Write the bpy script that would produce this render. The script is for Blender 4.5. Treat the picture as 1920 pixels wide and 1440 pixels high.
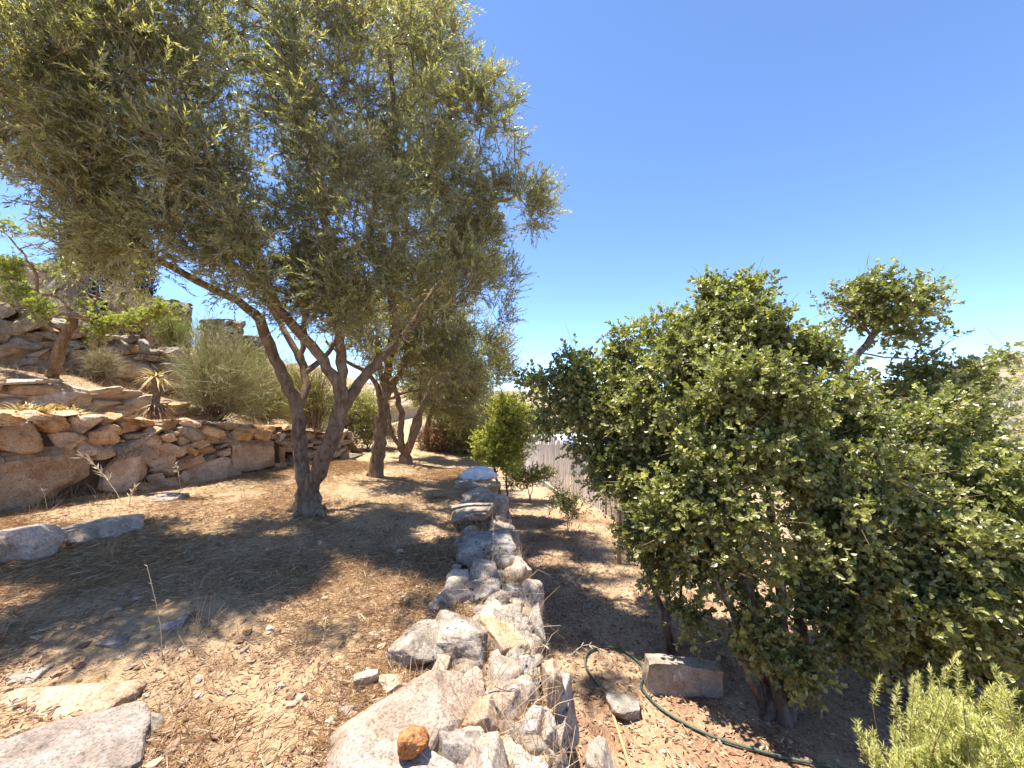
import bpy, math, random
import numpy as np
from mathutils import Vector

for o in list(bpy.data.objects):
    bpy.data.objects.remove(o, do_unlink=True)
scene = bpy.context.scene
COL = scene.collection
rng = np.random.default_rng(7)
random.seed(7)

# ------------------------------------------------------------------ camera
CAM = np.array([0.0, 0.0, 1.6])
LENS, PITCH = 14.0, math.radians(2.3)
FPX = 1920 * LENS / 36.0
cam_d = bpy.data.cameras.new('camera')
cam_d.lens = LENS; cam_d.sensor_width = 36.0; cam_d.clip_start = 0.05; cam_d.clip_end = 3000
cam = bpy.data.objects.new('camera', cam_d)
COL.objects.link(cam)
cam.location = CAM; cam.rotation_euler = (math.pi / 2 + PITCH, 0, 0)
scene.camera = cam

# ------------------------------------------------------------------ sky, sun, exposure
SUN_EL, SUN_AZ = math.radians(74), math.atan2(-0.92, 0.38)      # azimuth from +Y towards +X
world = bpy.data.worlds.new('World'); scene.world = world; world.use_nodes = True
wn = world.node_tree
bg = wn.nodes['Background']
sky = wn.nodes.new('ShaderNodeTexSky'); sky.sky_type = 'NISHITA'; sky.sun_disc = False
sky.sun_elevation = SUN_EL; sky.sun_rotation = SUN_AZ
sky.air_density = 0.60; sky.dust_density = 0.0; sky.ozone_density = 6.0; sky.altitude = 0
wn.links.new(sky.outputs[0], bg.inputs[0]); bg.inputs[1].default_value = 0.15
sun_d = bpy.data.lights.new('sun', 'SUN'); sun_d.energy = 5.0; sun_d.angle = math.radians(0.55)
sun_d.color = (1.0, 0.945, 0.86)
sun = bpy.data.objects.new('sun', sun_d); COL.objects.link(sun)
sv = Vector((math.sin(SUN_AZ) * math.cos(SUN_EL), math.cos(SUN_AZ) * math.cos(SUN_EL), math.sin(SUN_EL)))
sun.rotation_euler = sv.to_track_quat('Z', 'Y').to_euler(); sun.location = sv * 40
vs = scene.view_settings
vs.view_transform = 'Standard'; vs.look = 'None'; vs.gamma = 1.0; vs.exposure = 1.36; vs.use_curve_mapping = False
scene.render.engine = 'CYCLES'
cy = scene.cycles
cy.max_bounces = 7; cy.diffuse_bounces = 6; cy.glossy_bounces = 2; cy.transmission_bounces = 4; cy.transparent_max_bounces = 4
cy.caustics_reflective = False; cy.caustics_refractive = False
cy.use_denoising = True; cy.use_adaptive_sampling = True; cy.adaptive_threshold = 0.015

# ------------------------------------------------------------------ maths helpers
CP, SP = math.cos(PITCH), math.sin(PITCH)
def ray(px, py):
    dx, dy = (px - 960) / FPX, (720 - py) / FPX
    return np.array([dx, CP - SP * dy, SP + CP * dy])
def at_d(px, py, D):
    r = ray(px, py); return CAM + r * (D / r[1])
def at_z(px, py, z):
    r = ray(px, py); return CAM + r * ((z - CAM[2]) / r[2])
def unit(v):
    v = np.asarray(v, float); return v / np.maximum(np.linalg.norm(v, axis=-1, keepdims=True), 1e-9)
def _hash(ix, iy, iz, s):
    h = (ix * 374761393 + iy * 668265263 + iz * 2147483647 + s * 974634777) & 0xFFFFFFFF
    h = ((h ^ (h >> 13)) * 1274126177) & 0xFFFFFFFF
    h = ((h ^ (h >> 16)) * 2246822519) & 0xFFFFFFFF
    return ((h ^ (h >> 15)) & 0xFFFFFF) / float(0xFFFFFF)
def vnoise(P, s=0):
    P = np.asarray(P, float); I = np.floor(P).astype(np.int64); f = P - I; f = f * f * (3 - 2 * f)
    out = 0
    for a in (0, 1):
        for b in (0, 1):
            for c in (0, 1):
                w = (f[:, 0] if a else 1 - f[:, 0]) * (f[:, 1] if b else 1 - f[:, 1]) * (f[:, 2] if c else 1 - f[:, 2])
                out = out + w * _hash(I[:, 0] + a, I[:, 1] + b, I[:, 2] + c, s)
    return out * 2 - 1
def fbm(P, s=0, o=3):
    P = np.asarray(P, float); r = 0; a = 1.0
    for k in range(o):
        r = r + a * vnoise(P * 2 ** k + 17.3 * k, s + k); a *= .5
    return r / 1.75
def interp(y, pts):
    return np.interp(y, [p[0] for p in pts], [p[1] for p in pts])

# ------------------------------------------------------------------ object helpers
def tag(o, label=None, cat=None, group=None, kind=None):
    if label: o['label'] = label
    if cat: o['category'] = cat
    if group: o['group'] = group
    if kind: o['kind'] = kind
    return o
def thing(name, loc, label, cat, group=None):
    o = bpy.data.objects.new(name, None); COL.objects.link(o); o.location = [float(v) for v in loc]
    o.empty_display_size = 0.2
    return tag(o, label, cat, group)
def mesh(name, V, F, smooth=True, attr=None):
    V = np.asarray(V, np.float32)
    if not isinstance(F, list): F = [F]
    F = [np.asarray(f, np.int32) for f in F if len(f)]
    me = bpy.data.meshes.new(name)
    me.vertices.add(len(V)); me.vertices.foreach_set('co', V.ravel())
    nl = sum(f.size for f in F); npoly = sum(len(f) for f in F)
    me.loops.add(nl); me.loops.foreach_set('vertex_index', np.concatenate([f.ravel() for f in F]))
    st = []; k = 0
    for f in F:
        st.append(k + np.arange(len(f), dtype=np.int32) * f.shape[1]); k += f.size
    me.polygons.add(npoly); me.polygons.foreach_set('loop_start', np.concatenate(st).astype(np.int32))
    me.polygons.foreach_set('use_smooth', np.full(npoly, smooth, dtype=bool))
    if attr is not None:
        for an, av in attr.items():
            a = me.attributes.new(an, 'FLOAT', 'POINT'); a.data.foreach_set('value', np.asarray(av, np.float32))
    me.update(calc_edges=True)
    return me
def build(name, V, F, m, parent=None, smooth=True, attr=None, center=False):
    V = np.asarray(V, float)
    loc = V.mean(0) if center else (np.array(parent.location) if parent else np.zeros(3))
    o = bpy.data.objects.new(name, mesh(name, V - loc, F, smooth, attr)); COL.objects.link(o)
    o.data.materials.append(m)
    if parent:
        o.parent = parent; o.location = loc - np.array(parent.location)
    else:
        o.location = loc
    return o
def grid_faces(nu, nv):
    i = np.arange(nu - 1)[:, None] * nv + np.arange(nv - 1)[None, :]
    i = i.ravel()
    return np.stack([i, i + nv, i + nv + 1, i + 1], 1)

# ------------------------------------------------------------------ materials
class NT:
    def __init__(s, name):
        s.m = bpy.data.materials.new(name); s.m.use_nodes = True; s.t = s.m.node_tree
        s.t.nodes.clear(); s.out = s.t.nodes.new('ShaderNodeOutputMaterial')
    def n(s, typ, ins=None, **kw):
        nd = s.t.nodes.new('ShaderNode' + typ)
        for k, v in kw.items(): setattr(nd, k, v)
        for k, v in (ins or {}).items():
            if hasattr(v, 'is_output') or isinstance(v, bpy.types.NodeSocket): s.t.links.new(v, nd.inputs[k])
            else: nd.inputs[k].default_value = v
        return nd
    def ramp(s, fac, stops, interp='LINEAR'):
        nd = s.t.nodes.new('ShaderNodeValToRGB'); s.t.links.new(fac, nd.inputs[0])
        cr = nd.color_ramp; cr.interpolation = interp
        while len(cr.elements) < len(stops): cr.elements.new(0.5)
        for e, (p, c) in zip(cr.elements, stops):
            e.position = p; e.color = (*c, 1) if len(c) == 3 else c
        return nd.outputs[0]
    def mix(s, fac, a, b, mode='MIX'):
        nd = s.t.nodes.new('ShaderNodeMix'); nd.data_type = 'RGBA'; nd.blend_type = mode
        for sock, v in ((nd.inputs[0], fac), (nd.inputs[6], a), (nd.inputs[7], b)):
            if isinstance(v, bpy.types.NodeSocket): s.t.links.new(v, sock)
            else: sock.default_value = v if not isinstance(v, tuple) else (*v, 1)
        return nd.outputs[2]
    def math(s, op, a, b=None):
        nd = s.t.nodes.new('ShaderNodeMath'); nd.operation = op
        for i, v in enumerate((a, b)):
            if v is None: continue
            if isinstance(v, bpy.types.NodeSocket): s.t.links.new(v, nd.inputs[i])
            else: nd.inputs[i].default_value = v
        return nd.outputs[0]
    def done(s, shader):
        s.t.links.new(shader, s.out.inputs[0]); return s.m

def rock_mat(name, cols, lichen=0.0, spots=0.0, speck=0.5, bump=0.6, vary=0.35, sc=1.0, white=0.0):
    t = NT(name)
    tc = t.n('TexCoord'); oi = t.n('ObjectInfo')
    off = t.n('VectorMath', {0: tc.outputs['Object'], 1: t.n('CombineXYZ', {0: t.math('MULTIPLY', oi.outputs['Random'], 91.), 1: t.math('MULTIPLY', oi.outputs['Random'], 37.), 2: 0.}).outputs[0]}, operation='ADD').outputs[0]
    n1 = t.n('TexNoise', {'Vector': off, 'Scale': 4.0 * sc, 'Detail': 6.0, 'Roughness': 0.62})
    c = t.ramp(n1.outputs[0], [(0.34, cols[0]), (0.48, cols[1]), (0.66, cols[2])])
    nz = t.n('TexNoise', {'Vector': off, 'Scale': 14.0 * sc, 'Detail': 9.0, 'Roughness': 0.8, 'Distortion': 1.2})
    c = t.mix(1.0, c, t.ramp(nz.outputs[0], [(0.34, (.50, .48, .46)), (0.44, (.98, .98, .98)), (0.6, (1.25, 1.23, 1.2))]), 'MULTIPLY')
    n2 = t.n('TexNoise', {'Vector': off, 'Scale': 75.0 * sc, 'Detail': 3.0, 'Roughness': 0.7})
    sp = t.ramp(n2.outputs[0], [(0.34, (1 - speck,) * 3), (0.52, (1, 1, 1)), (0.7, (1 + speck * .35,) * 3)])
    c = t.mix(1.0, c, sp, 'MULTIPLY')
    if lichen:
        n3 = t.n('TexNoise', {'Vector': off, 'Scale': 9.0 * sc, 'Detail': 5.0, 'Roughness': 0.75})
        c = t.mix(t.ramp(n3.outputs[0], [(0.52, (0, 0, 0)), (0.60, (lichen,) * 3)]), c, (0.45, 0.41, 0.35))
    if spots:
        v = t.n('TexVoronoi', {'Vector': off, 'Scale': 17.0 * sc, 'Randomness': 1.0})
        n5 = t.n('TexNoise', {'Vector': off, 'Scale': 3.0 * sc, 'Detail': 2.0})
        dark = t.math('MULTIPLY', t.ramp(v.outputs['Distance'], [(0.14, (1, 1, 1)), (0.24, (0, 0, 0))]), t.ramp(n5.outputs[0], [(0.46, (0, 0, 0)), (0.54, (spots,) * 3)]))
        c = t.mix(dark, c, (0.035, 0.034, 0.036))
    val = t.math('ADD', t.math('MULTIPLY', oi.outputs['Random'], vary), 1.0 - vary * .55)
    hs = t.n('HueSaturation', {'Color': c, 'Value': val, 'Saturation': t.math('ADD', t.math('MULTIPLY', t.math('FRACT', t.math('MULTIPLY', oi.outputs['Random'], 7.31)), .4), .8)})
    n4 = t.n('TexNoise', {'Vector': off, 'Scale': 26.0 * sc, 'Detail': 8.0, 'Roughness': 0.72})
    b = t.n('Bump', {'Height': t.math('ADD', n4.outputs[0], nz.outputs[0]), 'Strength': min(1., bump), 'Distance': 0.011})
    p = t.n('BsdfPrincipled', {'Base Color': hs.outputs[0], 'Roughness': 0.93, 'Specular IOR Level': 0.2, 'Normal': b.outputs[0]})
    return t.done(p.outputs[0])

def leaf_mat(name, stops, under=None, trans=0.3, rough=0.5, spec=0.35, tcol=None):
    t = NT(name)
    a = t.n('Attribute', attribute_name='rnd')
    c = t.ramp(a.outputs['Fac'], stops)
    cc = c
    if under is not None:
        g = t.n('NewGeometry')
        cc = t.mix(t.math('MULTIPLY', g.outputs['Backfacing'], 0.75), c, under)
    p = t.n('BsdfPrincipled', {'Base Color': cc, 'Roughness': rough, 'Specular IOR Level': spec})
    tr = t.n('BsdfTranslucent', {'Color': t.mix(1.0, c, tcol or (1.3, 1.45, 0.6), 'MULTIPLY')})
    mx = t.n('MixShader', {0: trans, 1: p.outputs[0], 2: tr.outputs[0]})
    return t.done(mx.outputs[0])

def plain_mat(name, c1, c2, scale=20., rough=0.9, bump=0.3, stretch=(1, 1, 1), attr=False, spec=0.2, dist=0.01):
    t = NT(name)
    tc = t.n('TexCoord'); oi = t.n('ObjectInfo')
    mp = t.n('Mapping', {'Vector': tc.outputs['Object'], 'Scale': stretch})
    n = t.n('TexNoise', {'Vector': mp.outputs[0], 'Scale': scale, 'Detail': 5., 'Roughness': .65})
    f = n.outputs[0]
    if attr:
        a = t.n('Attribute', attribute_name='rnd')
        f = t.math('ADD', t.math('MULTIPLY', f, .5), t.math('MULTIPLY', a.outputs['Fac'], .5))
    c = t.ramp(f, [(0.3, c1), (0.7, c2)])
    c = t.n('HueSaturation', {'Color': c, 'Value': t.math('ADD', t.math('MULTIPLY', oi.outputs['Random'], .25), .87)}).outputs[0]
    b = t.n('Bump', {'Height': n.outputs[0], 'Strength': bump, 'Distance': dist})
    p = t.n('BsdfPrincipled', {'Base Color': c, 'Roughness': rough, 'Specular IOR Level': spec, 'Normal': b.outputs[0]})
    return t.done(p.outputs[0])

def bark_mat(name, c1, c2, c3):
    t = NT(name)
    tc = t.n('TexCoord')
    mp = t.n('Mapping', {'Vector': tc.outputs['Object'], 'Scale': (1, 1, .35)})
    n = t.n('TexNoise', {'Vector': mp.outputs[0], 'Scale': 22., 'Detail': 7., 'Roughness': .7, 'Distortion': .6})
    n2 = t.n('TexNoise', {'Vector': tc.outputs['Object'], 'Scale': 3.5, 'Detail': 4.})
    c = t.ramp(n.outputs[0], [(0.3, c1), (0.5, c2), (0.72, c3)])
    c = t.mix(t.ramp(n2.outputs[0], [(0.5, (0, 0, 0)), (0.68, (.5,) * 3)]), c, (c3[0] * 1.05, c3[1] * 1.05, c3[2] * 1.1))
    b = t.n('Bump', {'Height': n.outputs[0], 'Strength': 1., 'Distance': .02})
    p = t.n('BsdfPrincipled', {'Base Color': c, 'Roughness': .95, 'Specular IOR Level': .15, 'Normal': b.outputs[0]})
    return t.done(p.outputs[0])

def soil_mat(name, soil, straw, straw_amt=0.5, scale=1.0, cover=False):
    t = NT(name)
    tc = t.n('TexCoord')
    v = tc.outputs['Object']
    nA = t.n('TexNoise', {'Vector': v, 'Scale': 1.1 * scale, 'Detail': 6., 'Roughness': .6})
    nB = t.n('TexNoise', {'Vector': v, 'Scale': 30., 'Detail': 6., 'Roughness': .75})
    mp = t.n('Mapping', {'Vector': v, 'Rotation': (0, 0, .5), 'Scale': (1, .22, 1)})
    nC = t.n('TexNoise', {'Vector': mp.outputs[0], 'Scale': 85., 'Detail': 4., 'Roughness': .7, 'Distortion': 1.5})
    mp2 = t.n('Mapping', {'Vector': v, 'Rotation': (0, 0, -.9), 'Scale': (.22, 1, 1)})
    nD = t.n('TexNoise', {'Vector': mp2.outputs[0], 'Scale': 85., 'Detail': 4., 'Roughness': .7, 'Distortion': 1.5})
    s1 = t.ramp(nB.outputs[0], [(0.3, tuple(x * .55 for x in soil)), (0.55, soil), (0.75, tuple(min(1, x * 1.5) for x in soil))])
    st = t.ramp(t.math('MAXIMUM', nC.outputs[0], nD.outputs[0]), [(0.42, tuple(x * .45 for x in straw)), (0.58, straw), (0.72, tuple(min(.85, x * 1.3) for x in straw))])
    fa_ = t.math('ADD', nA.outputs[0], t.math('MULTIPLY', nC.outputs[0], .35))
    if cover: fa_ = t.math('ADD', fa_, t.n('Attribute', attribute_name='cover').outputs['Fac'])
    f = t.ramp(fa_, [(0.78 - straw_amt * .5, (0, 0, 0)), (0.98 - straw_amt * .5, (1, 1, 1))])
    c = t.mix(f, s1, st)
    h = t.math('ADD', nB.outputs[0], t.math('MAXIMUM', nC.outputs[0], nD.outputs[0]))
    b = t.n('Bump', {'Height': h, 'Strength': .8, 'Distance': .012})
    p = t.n('BsdfPrincipled', {'Base Color': c, 'Roughness': 1., 'Specular IOR Level': .1, 'Normal': b.outputs[0]})
    return t.done(p.outputs[0])

M = {}
M['soil_up'] = soil_mat('soil_straw', (0.145, 0.075, 0.042), (0.46, 0.315, 0.18), .45, cover=True)
M['soil_low'] = soil_mat('soil_red', (0.20, 0.10, 0.058), (0.48, 0.325, 0.195), .56)
M['soil_hill'] = soil_mat('soil_hill', (0.24, 0.14, 0.085), (0.48, 0.35, 0.215), .7)
M['core'] = plain_mat('earth_core', (0.05, 0.033, 0.022), (0.10, 0.065, 0.04), 18.)
M['stone_warm'] = rock_mat('stone_warm', [(0.33, 0.19, 0.10), (0.48, 0.31, 0.175), (0.60, 0.44, 0.29)], .35, .5, .35, .6, .45)
M['stone_grey'] = rock_mat('stone_grey', [(0.19, 0.145, 0.105), (0.32, 0.255, 0.19), (0.46, 0.395, 0.31)], .5, .6, .4, .6, .5)
M['granite'] = rock_mat('granite', [(0.25, 0.18, 0.13), (0.35, 0.275, 0.215), (0.46, 0.385, 0.315)], .35, .25, .5, .9, .3)
M['lichen_rock'] = rock_mat('lichen_rock', [(0.155, 0.125, 0.098), (0.26, 0.22, 0.18), (0.43, 0.38, 0.325)], .6, 1., .45, .8, .35)
M['tan_rock'] = rock_mat('tan_rock', [(0.33, 0.215, 0.14), (0.46, 0.335, 0.23), (0.56, 0.44, 0.325)], .3, .2, .45, .8, .35)
M['clay'] = rock_mat('clay', [(0.28, 0.11, 0.05), (0.40, 0.18, 0.085), (0.48, 0.26, 0.14)], 0, 0, .5, 1.2, .1)
M['masonry'] = rock_mat('masonry', [(0.16, 0.115, 0.08), (0.25, 0.19, 0.14), (0.36, 0.29, 0.22)], .3, .2, .3, .5, .4)
M['mortar'] = plain_mat('mortar', (0.15, 0.11, 0.08), (0.25, 0.195, 0.15), 14.)
M['pebble'] = plain_mat('pebble', (0.24, 0.14, 0.08), (0.50, 0.38, 0.26), 3., attr=True)
M['bark'] = bark_mat('olive_bark', (0.07, 0.046, 0.029), (0.20, 0.135, 0.085), (0.36, 0.265, 0.175))
M['twig'] = plain_mat('twig', (0.17, 0.10, 0.06), (0.36, 0.245, 0.155), 12.)
M['bark_dark'] = bark_mat('shrub_bark', (0.06, 0.042, 0.03), (0.15, 0.105, 0.075), (0.28, 0.22, 0.17))
M['straw'] = leaf_mat('dry_straw', [(0, (0.22, 0.12, 0.055)), (.4, (0.42, 0.265, 0.135)), (.8, (0.58, 0.42, 0.24)), (1, (0.72, 0.60, 0.42))], None, .15, .7, .2, (1, .9, .7))
M['litter'] = leaf_mat('leaf_litter', [(0, (0.12, 0.058, 0.03)), (.35, (0.26, 0.135, 0.07)), (.75, (0.42, 0.28, 0.165)), (1, (0.54, 0.42, 0.28))], None, .1, .6, .3, (1, .9, .7))
M['oat'] = leaf_mat('dry_oat', [(0, (0.62, 0.50, 0.32)), (1, (0.86, 0.78, 0.62))], None, .3, .5, .3, (1, .95, .8))
M['olive'] = leaf_mat('olive_leaf', [(0, (0.07, 0.075, 0.032)), (.3, (0.15, 0.155, 0.066)), (.55, (0.32, 0.315, 0.135)), (.93, (0.55, 0.52, 0.25)), (.985, (0.34, 0.29, 0.12)), (1, (0.55, 0.40, 0.06))],
                      (0.52, 0.50, 0.39), .45, .3, 1., (1.6, 1.6, .8))
M['shrub'] = leaf_mat('shrub_leaf', [(0, (0.035, 0.045, 0.014)), (.3, (0.13, 0.145, 0.038)), (.55, (0.28, 0.285, 0.085)), (.85, (0.48, 0.46, 0.18)), (.97, (0.58, 0.55, 0.27)), (1, (0.55, 0.44, 0.12))],
                      (0.34, 0.35, 0.17), .38, .34, .8)  # leaf tone variety; palest and darkest stops also paint in sunlit highlights and shade
M['lime'] = leaf_mat('lime_leaf', [(0, (0.20, 0.21, 0.05)), (.4, (0.36, 0.37, 0.075)), (1, (0.56, 0.53, 0.13))], None, .35, .45, .35)
M['rosette'] = leaf_mat('rosette_leaf', [(0, (0.26, 0.30, 0.07)), (.5, (0.42, 0.45, 0.12)), (1, (0.56, 0.56, 0.20))], None, .3, .45, .4)
M['needle'] = leaf_mat('needle_leaf', [(0, (0.32, 0.33, 0.10)), (.45, (0.56, 0.55, 0.20)), (.8, (0.72, 0.68, 0.33)), (1, (0.76, 0.68, 0.46))], None, .25, .5, .3)
M['broom'] = leaf_mat('broom_stem', [(0, (0.24, 0.25, 0.11)), (.5, (0.42, 0.41, 0.21)), (1, (0.60, 0.55, 0.34))], None, .2, .6, .25)
M['weeping'] = leaf_mat('weeping_stem', [(0, (0.22, 0.23, 0.055)), (.5, (0.40, 0.38, 0.09)), (1, (0.56, 0.48, 0.16))], None, .2, .6, .25)
M['aloe'] = leaf_mat('aloe_leaf', [(0, (0.30, 0.20, 0.05)), (.5, (0.48, 0.32, 0.09)), (1, (0.58, 0.45, 0.22))], None, .15, .45, .4)
M['cypress'] = leaf_mat('cypress_leaf', [(0, (0.012, 0.022, 0.010)), (.6, (0.028, 0.045, 0.018)), (1, (0.06, 0.075, 0.03))], None, .1, .6, .2)
M['pale'] = leaf_mat('pale_leaf', [(0, (0.36, 0.31, 0.20)), (1, (0.60, 0.54, 0.38))], None, .2, .6, .2)
M['reed'] = plain_mat('reed', (0.56, 0.51, 0.45), (0.84, 0.80, 0.74), 6., .7, .2, (1, 1, .3))
M['wood'] = plain_mat('grey_wood', (0.22, 0.15, 0.09), (0.42, 0.31, 0.20), 14., .85, .4, (1, 1, .12))
M['concrete'] = rock_mat('concrete', [(0.20, 0.15, 0.11), (0.32, 0.26, 0.20), (0.42, 0.36, 0.29)], .3, .15, .35, .7, .1)
M['white'] = plain_mat('limewash', (0.74, 0.70, 0.64), (0.84, 0.81, 0.76), 5., .9, .1)
M['hose'] = plain_mat('green_hose', (0.035, 0.055, 0.038), (0.10, 0.135, 0.095), 14., .6, .15, spec=.3)
M['cane'] = plain_mat('cane', (0.36, 0.24, 0.10), (0.55, 0.40, 0.20), 14., .6, .2, (1, 1, .2))
M['rust'] = plain_mat('painted_iron', (0.20, 0.11, 0.10), (0.34, 0.22, 0.20), 8., .7, .2)

# ------------------------------------------------------------------ rocks
def _ico(sub):
    t = (1 + 5 ** .5) / 2
    v = [(-1, t, 0), (1, t, 0), (-1, -t, 0), (1, -t, 0), (0, -1, t), (0, 1, t), (0, -1, -t), (0, 1, -t), (t, 0, -1), (t, 0, 1), (-t, 0, -1), (-t, 0, 1)]
    f = [(0, 11, 5), (0, 5, 1), (0, 1, 7), (0, 7, 10), (0, 10, 11), (1, 5, 9), (5, 11, 4), (11, 10, 2), (10, 7, 6), (7, 1, 8), (3, 9, 4), (3, 4, 2), (3, 2, 6), (3, 6, 8), (3, 8, 9), (4, 9, 5), (2, 4, 11), (6, 2, 10), (8, 6, 7), (9, 8, 1)]
    v = [np.array(x) / np.linalg.norm(x) for x in v]
    for _ in range(sub):
        mid = {}; nf = []
        def m(a, b):
            k = (min(a, b), max(a, b))
            if k not in mid:
                w = v[a] + v[b]; v.append(w / np.linalg.norm(w)); mid[k] = len(v) - 1
            return mid[k]
        for a, b, c in f:
            ab, bc, ca = m(a, b), m(b, c), m(c, a)
            nf += [(a, ab, ca), (b, bc, ab), (c, ca, bc), (ab, bc, ca)]
        f = nf
    return np.array(v), np.array(f, np.int32)
ICO = {k: _ico(k) for k in (1, 2, 3, 4)}
def rock(size, seed, sub=3, yaw=0., tilt=0., rough=.06, p=30, planes=10, flat=0.):
    """an angular boulder: size = full extents; returns verts centred on 0 and faces"""
    r = np.random.default_rng(seed)
    D, F = ICO[sub]
    n = unit(r.normal(size=(planes, 3))); h = r.uniform(.62, 1.0, planes)
    n = np.vstack([n, np.eye(3), -np.eye(3)]); h = np.concatenate([h, np.full(6, 1.0)])
    if flat: n = np.vstack([n, [[r.normal() * .12, r.normal() * .12, 1]]]); h = np.append(h, 1 - flat)
    q = np.maximum(D @ n.T, 0) / h
    rad = (q ** p).sum(1) ** (-1 / p)
    V = D * rad[:, None]
    lay = V @ unit(r.normal(size=3))
    V = V * (1 + rough * 1.4 * fbm(V * 2.0 + seed, seed, 3)[:, None]) + unit(V) * (rough * .55 * fbm(V * 6 + seed, seed + 5, 3) - rough * .5 * np.maximum(0, .35 - np.abs(fbm(np.c_[lay * 5, lay * 5, V[:, 0]] + seed, seed + 9, 2))))[:, None]
    V = V * (np.array(size) / 2)
    c, s = math.cos(tilt), math.sin(tilt)
    V = V @ np.array([[1, 0, 0], [0, c, s], [0, -s, c]])
    c, s = math.cos(yaw), math.sin(yaw)
    return V @ np.array([[c, s, 0], [-s, c, 0], [0, 0, 1]]), F

# ------------------------------------------------------------------ fitted dry-stone walls: cells clipped against each other
def clip(poly, a, b, c):                      # keep a*u + b*v <= c
    out = []
    for i in range(len(poly)):
        p, q = poly[i], poly[(i + 1) % len(poly)]
        dp, dq = a * p[0] + b * p[1] - c, a * q[0] + b * q[1] - c
        if dp <= 0: out.append(p)
        if (dp < 0 < dq) or (dq < 0 < dp):
            t = dp / (dp - dq); out.append((p[0] + t * (q[0] - p[0]), p[1] + t * (q[1] - p[1])))
    return out
def cells(L, H, seeds, asp=1.7):
    """seeds: (u, v, weight radius).  asp: stones are wider than tall"""
    S = np.array(seeds, float); su = S[:, 0] / asp; sv_ = S[:, 1]; w = S[:, 2] ** 2
    res = []
    for i in range(len(S)):
        poly = [(0, 0), (L / asp, 0), (L / asp, H), (0, H)]
        d2 = (su - su[i]) ** 2 + (sv_ - sv_[i]) ** 2
        for j in np.argsort(d2)[1:40]:
            a, b = su[j] - su[i], sv_[j] - sv_[i]
            c = (su[j] ** 2 + sv_[j] ** 2 - su[i] ** 2 - sv_[i] ** 2 - w[j] + w[i]) / 2
            poly = clip(poly, a, b, c)
            if len(poly) < 3: break
        if len(poly) >= 3: res.append(np.array([(x * asp, y) for x, y in poly]))
    return res
def course_seeds(L, H, h0, h1, w0, w1, r, big=()):
    out = [(u, v, w) for u, v, w in big]; v = 0.
    while v < H:
        h = r.uniform(h0, h1); u = -r.uniform(0, w1)
        while u < L:
            w = r.uniform(w0, w1); c = (u + w / 2 + r.normal() * .04, v + h / 2 + r.normal() * h * .34)
            u += w
            if any(abs(c[0] - b[0]) < b[2] * 1.55 and abs(c[1] - b[1]) < b[2] * .95 for b in big): continue
            out.append((c[0], c[1], r.uniform(.0, .12)))
        v += h
    return out
def cell_stone(poly, r, gap, bulge, depth, seed):
    c = poly.mean(0); e = np.roll(poly, -1, 0) - poly
    per = np.linalg.norm(e, axis=1).sum(); n = 26
    # shrink towards centre by a constant gap
    d = poly - c; L = np.linalg.norm(d, axis=1, keepdims=True); q = c + d * np.maximum(1 - gap / np.maximum(L, 1e-4), .4)
    for _ in range(1):                         # cut the corners
        a = q * .91 + np.roll(q, -1, 0) * .09; b = q * .09 + np.roll(q, -1, 0) * .91
        q = np.stack([a, b], 1).reshape(-1, 2)
    seg = np.roll(q, -1, 0) - q; sl = np.linalg.norm(seg, axis=1); cum = np.concatenate([[0], np.cumsum(sl)])
    s = np.linspace(0, cum[-1], n, endpoint=False); k = np.clip(np.searchsorted(cum, s, 'right') - 1, 0, len(q) - 1)
    R = q[k] + seg[k] * ((s - cum[k]) / np.maximum(sl[k], 1e-6))[:, None]
    size = math.sqrt(max(1e-4, per * per / 16))
    R = R + .035 * size * np.stack([vnoise(np.c_[R * 9, np.full(n, seed * .7)], 1), vnoise(np.c_[R * 9, np.full(n, seed * .7 + 9)], 2)], 1)
    tu, tv = r.normal() * .24, r.normal() * .3; po = r.normal() * bulge * .45
    ring = []
    for sc, dz in ((.86, -depth), (.97, -depth * .35), (1., -bulge * .1), (.965, bulge * .7), (.74, bulge * 1.), (.38, bulge)):
        P = c + (R - c) * sc
        z = np.full(n, dz)
        if dz > -depth * .3:
            dd = P - c; z = z + po + dd[:, 0] * tu + dd[:, 1] * tv + bulge * .7 * fbm(np.c_[P * 7, np.full(n, seed * 3.1)], 4, 2)
        ring.append(np.c_[P, z])
    V = np.vstack(ring + [[[c[0], c[1], bulge * (1 + .3 * r.normal())]]])
    F = []
    i = np.arange(n); j = (i + 1) % n
    for k in range(5):
        F.append(np.stack([k * n + i, k * n + j, (k + 1) * n + j, (k + 1) * n + i], 1))
    T = np.stack([5 * n + i, 5 * n + j, np.full(n, 6 * n)], 1)
    return V, [np.vstack(F), T]
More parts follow.
